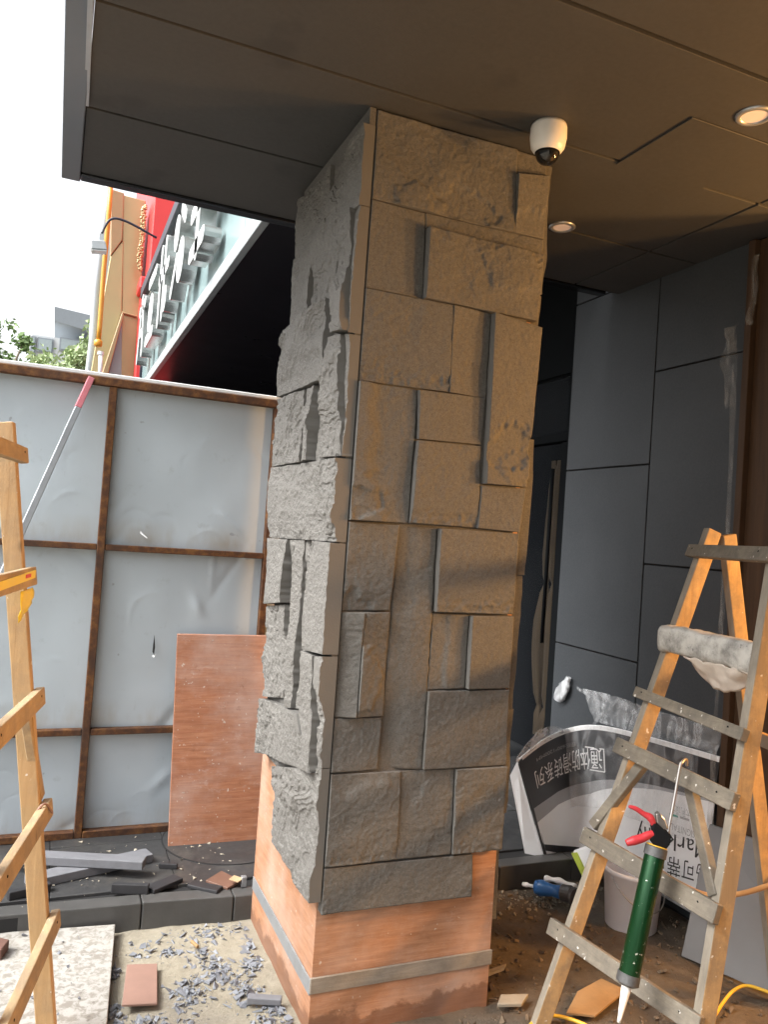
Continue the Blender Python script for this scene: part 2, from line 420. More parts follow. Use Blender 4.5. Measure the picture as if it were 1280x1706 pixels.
MT = dict(
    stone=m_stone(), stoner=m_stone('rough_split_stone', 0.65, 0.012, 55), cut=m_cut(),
    ply=m_ply('pillar_plywood', (0.36, 0.17, 0.09), (0.50, 0.27, 0.16), True),
    plyb=m_ply('board_plywood', (0.33, 0.125, 0.066), (0.46, 0.215, 0.12)),
    plyedge=plain('plywood_edge', (0.42, 0.27, 0.15), 0.8, var=0.25, scale=60),
    corr=plain('corrugated_card', (0.52, 0.38, 0.22), 0.9, var=0.2, scale=30),
    ceil=m_ceiling(), gap=plain('joint_black', (0.012, 0.012, 0.013), 0.8),
    trim=plain('dark_polished_trim', (0.07, 0.075, 0.085), 0.16, 0.85, var=0.3, scale=5),
    fascia=plain('grey_fascia_metal', (0.23, 0.26, 0.30), 0.38, 0.5, var=0.15, scale=3),
    silver=plain('silver_bead', (0.42, 0.45, 0.48), 0.35, 0.6, var=0.2, scale=14),
    wall=m_wallpanel(), rust=m_rust(), sheet=m_sheet(),
    galv=plain('galvanised_tube', (0.52, 0.56, 0.60), 0.38, 0.55, var=0.25, scale=22),
    redpaint=plain('faded_red_paint', (0.50, 0.16, 0.19), 0.55, var=0.35, scale=30),
    capwhite=plain('hoarding_cap', (0.72, 0.74, 0.75), 0.45, 0.0, var=0.1),
    ground=m_ground(), tile=m_dark_tile(), terrazzo=m_terrazzo(),
    kerb=plain('kerb_granite', (0.085, 0.084, 0.082), 0.5, var=0.45, scale=11, bump=0.1),
    granite=plain('grey_granite', (0.20, 0.205, 0.225), 0.6, var=0.25, scale=34, bump=0.2),
    blackgran=plain('black_granite', (0.028, 0.028, 0.031), 0.45, var=0.3, scale=20),
    redtile=plain('red_clay_tile', (0.31, 0.185, 0.145), 0.75, var=0.2, scale=18, bump=0.15),
    chip=plain('stone_chip', (0.225, 0.24, 0.27), 0.5, var=0.4, scale=60),
    clod=plain('dirt_clod', (0.16, 0.115, 0.075), 0.95, var=0.4, scale=30, bump=0.3),
    mortar=plain('dry_mortar', (0.30, 0.26, 0.20), 0.95, var=0.25, scale=20, bump=0.3),
    batten=m_wood('grey_batten', (0.22, 0.19, 0.155), (0.33, 0.295, 0.25), (0.12, 0.10, 0.08), 0.3, (0.1, 1, 1), 0.80),
    strip=plain('zinc_strip', (0.40, 0.42, 0.44), 0.42, 0.5, var=0.3, scale=25),
    pine=m_wood('pine_rail', (0.46, 0.275, 0.105), (0.64, 0.42, 0.185), (0.20, 0.15, 0.10), 0.50, grey=0.9),
    pineold=m_wood('weathered_rung', (0.165, 0.14, 0.105), (0.29, 0.25, 0.19), (0.095, 0.083, 0.068), 0.55, (1, 0.1, 1), 0.73),
    pinel=m_wood('new_pine', (0.42, 0.265, 0.125), (0.56, 0.375, 0.19), (0.28, 0.215, 0.145), 0.25),
    rungl=m_wood('used_pine_rung', (0.40, 0.27, 0.14), (0.56, 0.40, 0.22), (0.24, 0.19, 0.14), 0.42, (1, 0.1, 1), 0.78),
    door=m_wood('brown_timber', (0.060, 0.028, 0.010), (0.105, 0.052, 0.020), (0.05, 0.024, 0.01), 0.15, (1, 1, 0.05), 0.95),
    cloth=None, film=m_film(alpha=0.12), film2=m_film('loose_film', 0.16), film3=m_film('sheer_film', 0.05), filme=m_film('edge_film', 0.07, (0.5, 0.48, 0.44)),
    black=plain('black_metal', (0.010, 0.011, 0.012), 0.7, 0.0, spec=0.0), glass=m_glass_dark(),
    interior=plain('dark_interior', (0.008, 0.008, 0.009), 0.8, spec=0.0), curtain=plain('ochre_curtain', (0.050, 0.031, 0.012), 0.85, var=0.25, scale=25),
    white=plain('white_plastic', (0.74, 0.72, 0.69), 0.35, var=0.05), dome=plain('smoked_dome', (0.012, 0.012, 0.012), 0.05),
    lens=m_emit('downlight_diffuser', (1.0, 0.62, 0.44), 0.06),
    green=None, redgrip=plain('red_grip', (0.52, 0.035, 0.045), 0.42, var=0.2, scale=40),
    chrome=plain('steel_rod', (0.42, 0.40, 0.38), 0.3, 0.9, var=0.2, scale=60),
    yellow=plain('yellow_hose', (0.66, 0.40, 0.035), 0.45), orange=plain('orange_cord', (0.55, 0.27, 0.10), 0.55),
    nozzle=plain('nozzle_plastic', (0.72, 0.70, 0.65), 0.35, var=0.06), bucket=plain('white_pail', (0.82, 0.80, 0.81), 0.42, var=0.06, scale=14),
    blue=plain('blue_tool_body', (0.03, 0.13, 0.36), 0.35, var=0.25, scale=40), gear=plain('soiled_gearbox', (0.09, 0.09, 0.09), 0.5, 0.4, var=0.7, scale=60),
    greyboard=plain('grey_board', (0.20, 0.205, 0.21), 0.6, var=0.15, scale=7), chipb=plain('torn_chipboard', (0.36, 0.22, 0.10), 0.85, var=0.25, scale=30),
    tape=plain('yellow_tape', (0.72, 0.55, 0.04), 0.4), redink=plain('red_print', (0.55, 0.05, 0.04), 0.5),
    print=plain('black_print', (0.03, 0.03, 0.03), 0.6), wprint=plain('white_print', (0.78, 0.78, 0.78), 0.6), gprint=plain('grey_print', (0.36, 0.36, 0.36), 0.6),
    grprint=plain('green_print', (0.06, 0.30, 0.24), 0.6), rprint=plain('red_bar_print', (0.62, 0.08, 0.10), 0.6),
    # the street beyond
    soffit=plain('black_gloss_soffit', (0.010, 0.009, 0.013), 0.3, var=0.3, scale=2), signglass=plain('pale_sign_glass', (0.27, 0.37, 0.38), 0.18, var=0.12, scale=1.4),
    marble=plain('white_marble_strip', (0.36, 0.40, 0.42), 0.35, var=0.2, scale=6), letter=plain('letter_face', (0.55, 0.57, 0.57), 0.4, var=0.05),
    letside=plain('letter_steel', (0.46, 0.47, 0.46), 0.22, 0.75, var=0.3, scale=9), navy=plain('navy_frame', (0.016, 0.014, 0.030), 0.45),
    redwall=plain('red_cladding', (0.72, 0.045, 0.045), 0.45, var=0.1, scale=1.5), gold=plain('gold_cladding', (0.50, 0.41, 0.215), 0.36, 0.35, var=0.12, scale=1.2),
    golddark=plain('bronze_cladding', (0.36, 0.26, 0.14), 0.4, 0.2, var=0.12, scale=1.2), opipe=plain('orange_pipe', (0.72, 0.32, 0.03), 0.4),
    gpipe=plain('grey_pipe', (0.42, 0.46, 0.50), 0.5), bld=plain('pale_render', (0.52, 0.55, 0.57), 0.7, var=0.06), bldd=plain('grey_slab', (0.22, 0.25, 0.28), 0.7),
    bglass=plain('window_glass', (0.30, 0.36, 0.38), 0.1), lampm=plain('lamp_metal', (0.40, 0.42, 0.43), 0.4, 0.5),
    leaf1=m_leaf('leaf_pale', (0.24, 0.32, 0.15), (0.38, 0.47, 0.26)), leaf2=m_leaf('leaf_dark', (0.12, 0.20, 0.07), (0.20, 0.30, 0.12)), bark=plain('bark', (0.16, 0.13, 0.10), 0.9),
)
def m_cloth():
    t = NT('soiled_wrap')
    n = t.noise(14, 8, 0.7)
    c = t.mix(t.ramp(n, [(0.30, 0), (0.6, 1)]), (0.13, 0.125, 0.115), (0.46, 0.445, 0.41))
    c = t.mix(t.ramp(t.noise(70, 5, 0.6), [(0.63, 0), (0.70, 0.7)]), c, (0.08, 0.08, 0.08))
    t.set('Base Color', c).set('Roughness', 0.75); t.bump(t.noise(25, 6, 0.7, dist=1.0), 0.5, 0.01)
    return t.m
def m_green():
    t = NT('green_tube')
    c = t.mix(t.ramp(t.noise(75, 5, 0.65), [(0.66, 0), (0.69, 0.9)]), (0.006, 0.042, 0.013), (0.7, 0.68, 0.62))
    t.set('Base Color', c).set('Metallic', 0.55).set('Roughness', 0.27)
    return t.m
MT['cloth'] = m_cloth(); MT['green'] = m_green()
def dim(key, f):
    """scale a material's own colour"""
    t = MT[key].node_tree; b = t.nodes['Principled BSDF'].inputs['Base Color']
    x = t.nodes.new('ShaderNodeMix'); x.data_type = 'RGBA'; x.blend_type = 'MULTIPLY'; x.inputs[0].default_value = 1.0
    x.inputs[7].default_value = (f, f, f, 1)
    t.links.new(b.links[0].from_socket, x.inputs[6]); t.links.new(x.outputs[2], b)
for k_, f_ in dict(stone=.58, stoner=.80, cut=.60, ply=.92, plyb=.95, ceil=.78, wall=.68, sheet=1.0, ground=.80, tile=.75, terrazzo=.80, kerb=.75, granite=.8, chip=.8, clod=.8, mortar=.8,  # same stone: side face dimmed less than front, its brighter light put into the colour
                   batten=.85, strip=.85, pine=.85, pineold=.85, pinel=.82, rungl=.80, door=.7, rust=.85, redtile=.8, greyboard=.8, galv=.85, fascia=.75, trim=.75, corr=.8, chipb=.8, gold=.85, opipe=.8, redgrip=.8).items():
    dim(k_, f_)

# ================================================================== THE SETTING
ZC, ZP, YK = 2.80, 0.09, 0.73          # ceiling height, platform height, platform front
# ---- ground: one sheet to the horizon, finely modelled round the pillar
xs = np.unique(np.concatenate([[-400, -120, -40, -14, -6, -3.5], np.arange(-2.0, 2.3, 0.028), [3.5, 6, 14, 40, 120, 400]]))
ys = np.unique(np.concatenate([[-400, -120, -40, -14, -6, -3.5], np.arange(-2.6, 0.9, 0.028), [1.6, 3.5, 8, 20, 60, 160, 400]]))
GX, GY = np.meshgrid(xs, ys, indexing='ij')
def ground_h(x, y):
    near = np.clip((2.6 - np.maximum(np.abs(x), np.abs(y + 0.9))) / 0.8, 0, 1)
    rough = 0.35 + 0.65 * np.clip((x - 0.1) / 0.3, 0, 1)
    return near * (0.030 * fbm(x * 2.2, y * 2.2, 4, 5, 0.55) * rough + 0.006 * fbm(x * 16, y * 16, 9, 2)) - 0.006
G = np.stack([GX, GY, ground_h(GX, GY)], -1)
g = MB().grid(G).build('ground', MT['ground'], smooth=True)
g['kind'] = 'structure'

# ---- raised platform behind: base slab, paving tiles and kerb stones
plat = MB().box((-6, YK + 0.055, -0.2), (2.6, 14, ZP - 0.012)).build('platform', MT['gap'])
plat['kind'] = 'structure'
def kerb_y(x): return YK if x > 0 else YK + 0.075 * min(1.0, -x / 0.85)
kx = [-2.05, -1.25, -0.405, -0.07, 0.62, 1.10, 1.48, 1.90]
for a, b in zip(kx[:-1], kx[1:]):
    y0, y1 = kerb_y(a), kerb_y(b)
    a += 0.002; b -= 0.002
    MB().prism([(a, y0, -0.15), (b, y1, -0.15), (b, y1 + 0.075, -0.15), (a, y0 + 0.075, -0.15)], (0, 0, 0.15 + ZP + random.uniform(0, 0.003))).build('kerb_stone', MT['kerb'], plat, bevel=0.004, seg=2)
tx = np.arange(-2.1, 2.2, 0.46)
for i, x0 in enumerate(tx):
    for j in range(3):
        y0 = YK + 0.158 + j * 0.46 + (0.0 if i % 2 else 0.0)
        MB().box((x0 + 0.0015, y0, ZP - 0.03), (x0 + 0.4585, y0 + 0.457, ZP + random.uniform(-0.0015, 0.0015))).build('tile', MT['tile'], plat, bevel=0.0015)

# ---- ceiling (soffit of our own canopy)
XL, XR, YB, YF = -0.814, 1.735, -5.0, 0.965
ceil = MB().box((XL, YB, ZC + 0.014), (XR + 0.3, YF, ZC + 0.35)).build('ceiling', MT['gap'])
ceil['kind'] = 'structure'
yj = [YF, 0.44, -0.13, -0.685, -1.24, -1.80, -2.36, -2.92, -3.48, -4.04, -4.60]
gp = 0.0065
for j in range(len(yj) - 1):
    y1, y0 = yj[j] - (0 if j == 0 else gp), yj[j + 1] + gp
    xb = [XL, 1.468, XR]
    for a, b in zip(xb[:-1], xb[1:]):
        aa = a + (0 if a == XL else gp); bb = b - (0 if b == XR else gp)
        dz = random.uniform(-0.001, 0.001)
        MB().box((aa, y0, ZC + dz), (bb, y1, ZC + 0.012)).build('ceiling_panel', MT['ceil'], ceil, bevel=0.001)
# access hatch, hanging slightly open
MB().prism([(0.835, -0.115, ZC - 0.0055), (1.20, -0.115, ZC - 0.0055), (1.20, -0.455, ZC - 0.0055), (0.838, -0.455, ZC - 0.0055)], (0, 0, 0.004)).build('access_panel', MT['ceil'], ceil, bevel=0.0015)
# edge trims of the canopy
MB().box((XL - 0.070, YB, ZC - 0.010), (XL - 0.002, YF + 0.075, ZC + 0.42)).build('edge_fascia', MT['fascia'], ceil, bevel=0.004, seg=2)
MB().box((XL - 0.002, YF + 0.002, ZC - 0.012), (1.66, YF + 0.060, ZC + 0.40)).build('edge_trim', MT['trim'], ceil, bevel=0.006, seg=2)
MB().beam((XL - 0.024, -0.9, ZC - 0.016), (XL - 0.001, 0.42, ZC - 0.004), 0.014, 0.008, (1, 0, 0)).build('bead', MT['silver'], ceil)

# ================================================================== THE PILLAR
PW, PD = 0.615, 0.735
pil = empty('stone_clad_pillar', (PW / 2, PD / 2, 0), 'square pillar half clad in rough grey split stone over orange plywood', 'pillar')
s = 0.014
MB().box((0.0, 0.0, -0.05), (PW, s, ZC - 0.002)).build('plywood_sheet', MT['ply'], pil, bevel=0.001)
MB().box((0.0005, s + 0.001, -0.05), (s, PD - s, ZC - 0.002)).build('plywood_sheet', MT['ply'], pil, bevel=0.001)
MB().box((PW - s, s + 0.001, -0.05), (PW - 0.0005, PD - s, ZC - 0.002)).build('plywood_sheet', MT['ply'], pil, bevel=0.001)
MB().box((0.0, PD - s + 0.001, -0.05), (PW, PD, ZC - 0.002)).build('plywood_sheet', MT['ply'], pil, bevel=0.001)
MB().box((-0.005, -0.009, 0.125), (PW + 0.003, -0.0008, 0.172)).build('batten', MT['batten'], pil, bevel=0.0015)
MB().box((-0.0055, -0.0002, 0.118), (-0.0006, PD - 0.01, 0.165)).build('metal_strip', MT['strip'], pil, bevel=0.001)

def stone(quad, axis, t, tu=0.0, tv=0.0, amp=0.006, rag=0.0, feats=(), cell=0.0034, gap=0.0006, cut=None, name='stone'):
    """one split stone; quad = 4 (s, z) corners TL TR BR BL on the face; t thickness, tu/tv tilt across and up, feats = breaks"""
    sd_ = random.randint(0, 400)
    q = np.array(quad, float); c = q.mean(0)
    TL, TR, BR, BL = q
    wu = (np.linalg.norm(TR - TL) + np.linalg.norm(BR - BL)) / 2; wv = (np.linalg.norm(TL - BL) + np.linalg.norm(TR - BR)) / 2
    nu = int(np.clip(wu / cell, 8, 170)); nv = int(np.clip(wv / cell, 8, 170))
    u = np.linspace(0, 1, nu + 1); v = np.linspace(0, 1, nv + 1)
    UU, VV = np.meshgrid(u, v, indexing='ij')
    gu, gv = gap / wu, gap / wv
    u2 = gu + UU * (1 - 2 * gu); v2 = gv + VV * (1 - 2 * gv)
    P = (BL[None, None] * ((1-u2)*(1-v2))[..., None] + BR[None, None] * (u2*(1-v2))[..., None] + TL[None, None] * ((1-u2)*v2)[..., None] + TR[None, None] * (u2*v2)[..., None])
    S, Z = P[..., 0], P[..., 1]
    eu = np.minimum(UU, 1 - UU) * wu; ev = np.minimum(VV, 1 - VV) * wv; ed = np.minimum(eu, ev)
    h = t + tu * (UU - 0.5) + tv * (VV - 0.5)
    ka = 0.55 if axis == 'y' else 1.0
    h = h + ka * (amp * 1.8 * fbm(S * 5.5, Z * 5.5, sd_, 3) + amp * (0.10 if axis == 'y' else 0.4) * ridge(S * 13, Z * 17, sd_ + 5) + amp * 0.45 * fbm(S * 60, Z * 60, sd_ + 9, 3, 0.6))
    tn = fbm(S * 4.2 + sd_, Z * 5.5, sd_ + 80, 4, 0.55) * (5.0 if axis == 'y' else 6.5) + 0.25 * fbm(S * 30, Z * 30, sd_ + 85, 3)
    fr = tn - np.floor(tn)
    terr = np.floor(tn) + np.clip((fr - 0.90) / 0.10, 0, 1)
    msk = np.clip(fbm(S * 3.1, Z * 3.1 + 9, sd_ + 90, 2) * 4 + (0.25 if axis == 'y' else 0.7), 0, 1)
    h = h + terr * msk * (0.0016 if axis == 'y' else 0.0045)
    h = h + (0.0008 if axis == 'y' else 0.0014) * fbm(S * 130, Z * 130, sd_ + 95, 2, 0.7)
    for fk in feats:
        kind = fk[0]
        if kind == 'v':            # vertical break: left of u0 lower/higher by dh, wandering
            _, u0, dh, wan, sh = fk
            line = u0 + wan * fbm(VV * 4.0, VV * 0 + 1.7, sd_ + 20, 3)
            h = h + dh / (1 + np.exp((UU - line) * wu / sh))
        elif kind == 'h':          # horizontal break: above v0 changed by dh
            _, v0, dh, wan, sh = fk
            line = v0 + wan * fbm(UU * 4.0, UU * 0 + 3.1, sd_ + 25, 3)
            h = h + dh / (1 + np.exp((line - VV) * wv / sh))
        elif kind == 'b':          # scalloped bite: centre, radii, depth
            _, cu, cv, ru, rv, dh = fk
            rr = ((UU - cu) / ru) ** 2 + ((VV - cv) / rv) ** 2 + 1.3 * fbm(S * 13, Z * 13, sd_ + 31, 4, 0.6)
            h = h + dh / (1 + np.exp((rr - 1) * 9))
        elif kind == 'r':          # rough ledge band along the foot
            _, v0, dh = fk
            k = 1 / (1 + np.exp((VV - v0 - 0.05 * fbm(UU * 6, UU * 0, sd_ + 40, 3)) * wv / 0.004))
            h = h + k * (dh * 0.7 + 0.005 * ridge(S * 30, Z * 42, sd_ + 44))
    chip = rag * (0.8 + 1.6 * fbm(S * 34, Z * 34, sd_ + 60, 2))
    h = h - np.clip(chip, 0, None) * np.exp(-ed / 0.0030)
    h = np.clip(h, 0.008, t + abs(tu) * 0.5 + 0.013)
    # ragged outline
    J = 0.0022
    S = S + np.where((UU > 0) & (UU < 1), 0, J * 2 * fbm(Z * 40, Z * 0 + 2, sd_ + 70, 2)) * (1 if rag > 0 else 0)
    def pos(S_, Z_, H_):
        return np.stack([S_, -H_, Z_], -1) if axis == 'y' else np.stack([-H_, S_, Z_], -1)
    if cut is not None:      # near end sawn straight (left face: at s = cut)
        S[0 if axis == 'x' and q[0][0] < q[1][0] else -1, :] = cut
    top = pos(S, Z, h)
    if axis == 'x': top = top
    mb = MB(); mb.grid(top)
    n, m = nu + 1, nv + 1
    back = 0.0012
    ring = [(i, 0) for i in range(n)] + [(n-1, j) for j in range(1, m)] + [(i, m-1) for i in range(n-2, -1, -1)] + [(0, j) for j in range(m-2, 0, -1)]
    base = len(mb.v)
    for (i, j) in ring: mb.v.append(tuple(pos(S[i, j], Z[i, j], back)))
    L = len(ring)
    for k in range(L):
        a = ring[k][0]*m + ring[k][1]; b2 = ring[(k+1) % L][0]*m + ring[(k+1) % L][1]
        mb.f.append((a, base + k, base + (k+1) % L, b2))
    o = mb.build(name, MT['stone' if axis == 'y' else 'stoner'], pil)
    me = o.data
    me.materials.append(MT['cut'])
    nf = (n-1)*(m-1)
    idx = np.zeros(len(me.polygons), int); idx[nf:] = 1
    me.polygons.foreach_set('material_index', idx)
    sm = np.zeros(len(me.polygons), bool); sm[:nf] = axis == 'y'
    me.polygons.foreach_set('use_smooth', sm)
    me.update()
    # outward normals
    return o

def front(px, t, **k):
    q = [onY(x, y, -0.036)[[0, 2]] for (x, y) in px]
    for p in q:
        p[0] = max(p[0], 0.0035) if p[0] > 0.03 else 0.0035
        p[1] = min(p[1], ZC - 0.004)
    return stone(q, 'y', t, **k)
# big pieces of the front face: picture outline TL TR BR BL, thickness and relief
front([(627,180),(864,248),(857,388),(618,330)], 0.036, tu=0.004, amp=0.007, feats=[('b',0.62,0.16,0.22,0.20,-0.007),('b',0.28,0.12,0.16,0.16,0.006),('h',0.55,-0.004,0.25,0.012)])
front([(864,248),(914,262),(914,292),(861,290)], 0.026, amp=0.003)
front([(861,291),(916,293),(908,398),(857,388)], 0.036, tu=-0.012, amp=0.004, feats=[('h',0.45,0.006,0.3,0.006)])
front([(618,331),(711,354),(706,498),(608,478)], 0.030, tu=-0.002, amp=0.004)
front([(711,353),(908,399),(906,424),(711,379)], 0.033, amp=0.004)
front([(712,380),(906,425),(897,535),(706,498)], 0.043, tu=-0.020, amp=0.007, feats=[('b',0.70,0.70,0.28,0.34,0.007),('h',0.22,0.004,0.3,0.006)])
front([(606,479),(755,509),(748,654),(598,633)], 0.038, tu=0.006, amp=0.004, feats=[('r',0.20,-0.006)])
front([(755,509),(821,522),(812,664),(748,654)], 0.036, tu=-0.016, amp=0.004)
front([(821,522),(904,546),(878,812),(806,806)], 0.046, tu=-0.018, amp=0.006, feats=[('b',0.40,0.24,0.55,0.13,-0.012),('b',0.75,0.10,0.40,0.10,0.006)])
front([(597,634),(697,650),(681,872),(582,866)], 0.030, tu=0.004, amp=0.005, feats=[('v',0.38,0.018,0.35,0.010),('b',0.2,0.12,0.3,0.12,-0.008)])
front([(697,650),(811,663),(804,741),(695,732)], 0.036, tu=-0.012, amp=0.005, feats=[('v',0.62,0.005,0.1,0.02)])
front([(694,734),(803,743),(798,880),(682,871)], 0.042, tu=-0.016, amp=0.004, feats=[('r',0.16,-0.008)])
front([(803,809),(877,814),(866,887),(796,880)], 0.036, amp=0.004)
front([(581,869),(666,875),(650,1017),(568,1018)], 0.036, tu=0.002, amp=0.005, feats=[('b',0.35,0.08,0.35,0.22,-0.007)])
front([(667,876),(731,879),(705,1283),(632,1283)], 0.032, tu=0.0, amp=0.005, feats=[('v',0.42,-0.010,0.12,0.014)], rag=0.003)
front([(732,880),(866,889),(857,1024),(724,1019)], 0.042, tu=-0.018, amp=0.004, feats=[('r',0.15,-0.006)])
front([(568,1020),(607,1020),(593,1195),(558,1196)], 0.034, tu=0.022, amp=0.005)
front([(607,1020),(650,1020),(639,1193),(594,1195)], 0.040, tu=-0.010, amp=0.007, feats=[('b',0.3,0.35,0.5,0.3,0.008)])
front([(723,1022),(783,1025),(776,1147),(714,1150)], 0.034, tu=-0.004, amp=0.004, feats=[('v',0.42,-0.007,0.1,0.004)])
front([(784,1025),(858,1027),(851,1147),(777,1147)], 0.041, tu=-0.018, amp=0.004)
front([(558,1198),(638,1195),(631,1283),(548,1288)], 0.033, tu=-0.004, amp=0.005)
front([(714,1151),(850,1149),(845,1275),(705,1282)], 0.037, tu=-0.006, amp=0.004)
front([(547,1291),(669,1285),(660,1432),(537,1446)], 0.039, amp=0.004, feats=[('h',0.86,-0.006,0.2,0.006),('r',0.10,-0.006)])
front([(669,1285),(759,1281),(752,1423),(660,1432)], 0.035, amp=0.004, feats=[('h',0.75,-0.003,0.2,0.01)])
front([(760,1281),(845,1276),(837,1416),(753,1423)], 0.039, tu=-0.004, amp=0.004, feats=[('h',0.70,0.004,0.15,0.008),('r',0.10,-0.004)])
front([(537,1448),(789,1423),(787,1494),(531,1525)], 0.034, amp=0.004)

YE = -0.034      # near sawn end of the side stones, flush with the front stones
def side(px, t, near=False, h=0.043, **k):
    q = [onX(x, y, -h)[[1, 2]] for (x, y) in px]      # near-top, far-top, far-bottom, near-bottom
    for p in q:
        p[1] = min(p[1], ZC - 0.004); p[0] = min(max(p[0], YE), PD - 0.004)
    if near:
        q[0][0] = YE; q[3][0] = YE
    k.setdefault('amp', 0.008); k.setdefault('rag', 0.0012)
    return stone(q, 'x', t, cut=YE if near else None, **k)
side([(616,190),(548,272),(540,392),(603,332)], 0.036, near=True, amp=0.005)
side([(548,273),(490,335),(487,432),(540,393)], 0.036, amp=0.006)
side([(603,333),(588,345),(582,550),(594,545)], 0.042, near=True, amp=0.006)
side([(587,346),(566,362),(560,556),(581,550)], 0.056, tu=0.006, amp=0.006)
side([(565,363),(520,408),(513,519),(551,493)], 0.040, tu=0.010, tv=0.006, amp=0.005)
side([(519,409),(484,434),(478,550),(512,520)], 0.034, amp=0.006)
side([(548,497),(478,552),(461,664),(544,631)], 0.054, tu=-0.010, amp=0.007, feats=[('h',0.35,0.008,0.25,0.005)])
side([(594,547),(572,556),(566,758),(580,757)], 0.036, near=True, amp=0.005)
side([(571,557),(549,564),(540,764),(565,759)], 0.058, tu=0.010, amp=0.007)
side([(544,633),(526,641),(519,767),(537,764)], 0.034, tu=-0.008, amp=0.005)
side([(525,642),(511,648),(503,769),(518,767)], 0.054, tu=-0.010, amp=0.005)
side([(510,649),(460,667),(456,778),(502,770)], 0.049, tu=-0.010, amp=0.006)
side([(579,760),(456,779),(451,896),(570,904)], 0.049, near=True, tu=0.003, amp=0.009, feats=[('h',0.82,-0.007,0.25,0.006),('h',0.2,0.007,0.2,0.008)])
side([(570,906),(526,901),(512,1081),(559,1100)], 0.055, near=True, tu=0.010, amp=0.004)
side([(521,901),(509,900),(488,1180),(500,1183)], 0.026, tu=0.006, amp=0.005)
side([(508,900),(498,900),(478,1177),(487,1180)], 0.054, tu=0.012, amp=0.007)
side([(497,900),(485,899),(470,1165),(477,1177)], 0.032, tu=0.004, amp=0.005)
side([(484,899),(449,896),(442,1006),(475,1004)], 0.059, tu=-0.014, amp=0.005)
side([(475,1007),(442,1009),(436,1160),(468,1163)], 0.043, tu=-0.006, amp=0.006)
side([(559,1103),(530,1093),(520,1290),(536,1288)], 0.040, near=True, tu=0.004, amp=0.007)
side([(529,1092),(512,1084),(503,1188),(519,1286)], 0.057, tu=0.006, amp=0.006)
side([(502,1188),(436,1163),(430,1253),(518,1288)], 0.047, amp=0.008, feats=[('h',0.4,0.007,0.3,0.015)])
side([(537,1290),(452,1276),(446,1402),(526,1528)], 0.042, near=True, amp=0.005, feats=[('h',0.66,0.006,0.08,0.006),('h',0.8,-0.008,0.08,0.004)])
MB().box((0.006, -0.021, onY(640,1430,-.03)[2]), (0.585, -0.0012, ZC - 0.006)).build('panel_backing', MT['stone'], pil)
MB().box((0.006, -0.0208, onY(640,1508,-.03)[2] + 0.02), (0.47, -0.0012, onY(640,1430,-.03)[2] - 0.001)).build('panel_backing', MT['stone'], pil)
MB().box((-0.020, YE + 0.004, 0.66), (-0.0012, 0.655, ZC - 0.006)).build('panel_backing', MT['stone'], pil)

# right-hand cladding, seen edge on past the front face
for (z0, z1, t, y0) in ((2.35, 2.79, 0.042, 0.0), (1.86, 2.347, 0.036, 0.01), (1.40, 1.857, 0.045, 0.004), (0.95, 1.397, 0.040, 0.012), (0.60, 0.947, 0.052, 0.03), (0.24, 0.597, 0.044, 0.05)):
    n, m = 30, 60
    Yv, Zv = np.meshgrid(np.linspace(y0, PD - 0.02, m), np.linspace(z0, z1, n), indexing='ij')
    H = t + 0.012 * fbm(Yv * 6, Zv * 6, int(z0 * 50), 4)
    mb = MB(); top = np.stack([PW + H, Yv, Zv], -1); mb.grid(top)
    nn, mm = top.shape[:2]
    ring = [(i, 0) for i in range(nn)] + [(nn-1, j) for j in range(1, mm)] + [(i, mm-1) for i in range(nn-2, -1, -1)] + [(0, j) for j in range(mm-2, 0, -1)]
    base = len(mb.v)
    for (i, j) in ring: mb.v.append((PW + 0.001, Yv[i, j], Zv[i, j]))
    for k in range(len(ring)):
        a = ring[k][0]*mm + ring[k][1]; b = ring[(k+1) % len(ring)][0]*mm + ring[(k+1) % len(ring)][1]
        mb.f.append((a, b, base + (k+1) % len(ring), base + k))
    mb.build('stone', MT['stone'], pil)

# ================================================================== CEILING FITTINGS
def security_camera(c):
    t = empty('security_camera', c, 'white dome security camera with smoked lens on the dark ceiling', 'camera')
    x, y, z = c
    K = 0.81
    MB().lathe((x, y, z), (0, 0, -1), [(a * K, b * K) for a, b in [(0, 0.066), (0.012, 0.069), (0.05, 0.070), (0.085, 0.064), (0.105, 0.050), (0.108, 0.044)]], 36).build('housing', MT['white'], t, smooth=True)
    prof = [(0.107 * K, 0.045 * K)] + [((0.107 + 0.045 * math.sin(a)) * K, 0.045 * K * math.cos(a)) for a in np.linspace(0.1, 1.5, 9)]
    MB().lathe((x, y, z), (0, 0, -1), prof, 32).build('lens_dome', MT['dome'], t, smooth=True)
    MB().lathe((x, y, z - 0.1045 * K), (0, 0, -1), [(0, 0.0475 * K), (0.005 * K, 0.0475 * K)], 32).build('ring', MT['black'], t)
security_camera((0.508, -0.20, ZC - 0.001))
def downlight(c, label, watts):
    t = empty('downlight', c, label, 'downlight', 'round downlights in the canopy ceiling')
    x, y, z = c
    r = 0.053
    MB().lathe((x, y, z), (0, 0, -1), [(-0.002, r), (0.004, r), (0.007, r - 0.004), (0.007, r - 0.014), (0.002, r - 0.017)], 40, cap=False).build('trim_ring', MT['silver'], t, smooth=True)
    MB().lathe((x, y, z - 0.002), (0, 0, -1), [(0, 0.038), (0.001, 0.038)], 32).build('diffuser', MT['lens'], t)
    return t
downlight((0.985, -0.546, ZC), 'round downlight beside the ceiling hatch at the right edge', 0)
downlight((0.999, 0.417, ZC), 'round downlight behind the stone pillar, over the dark wall', 0)

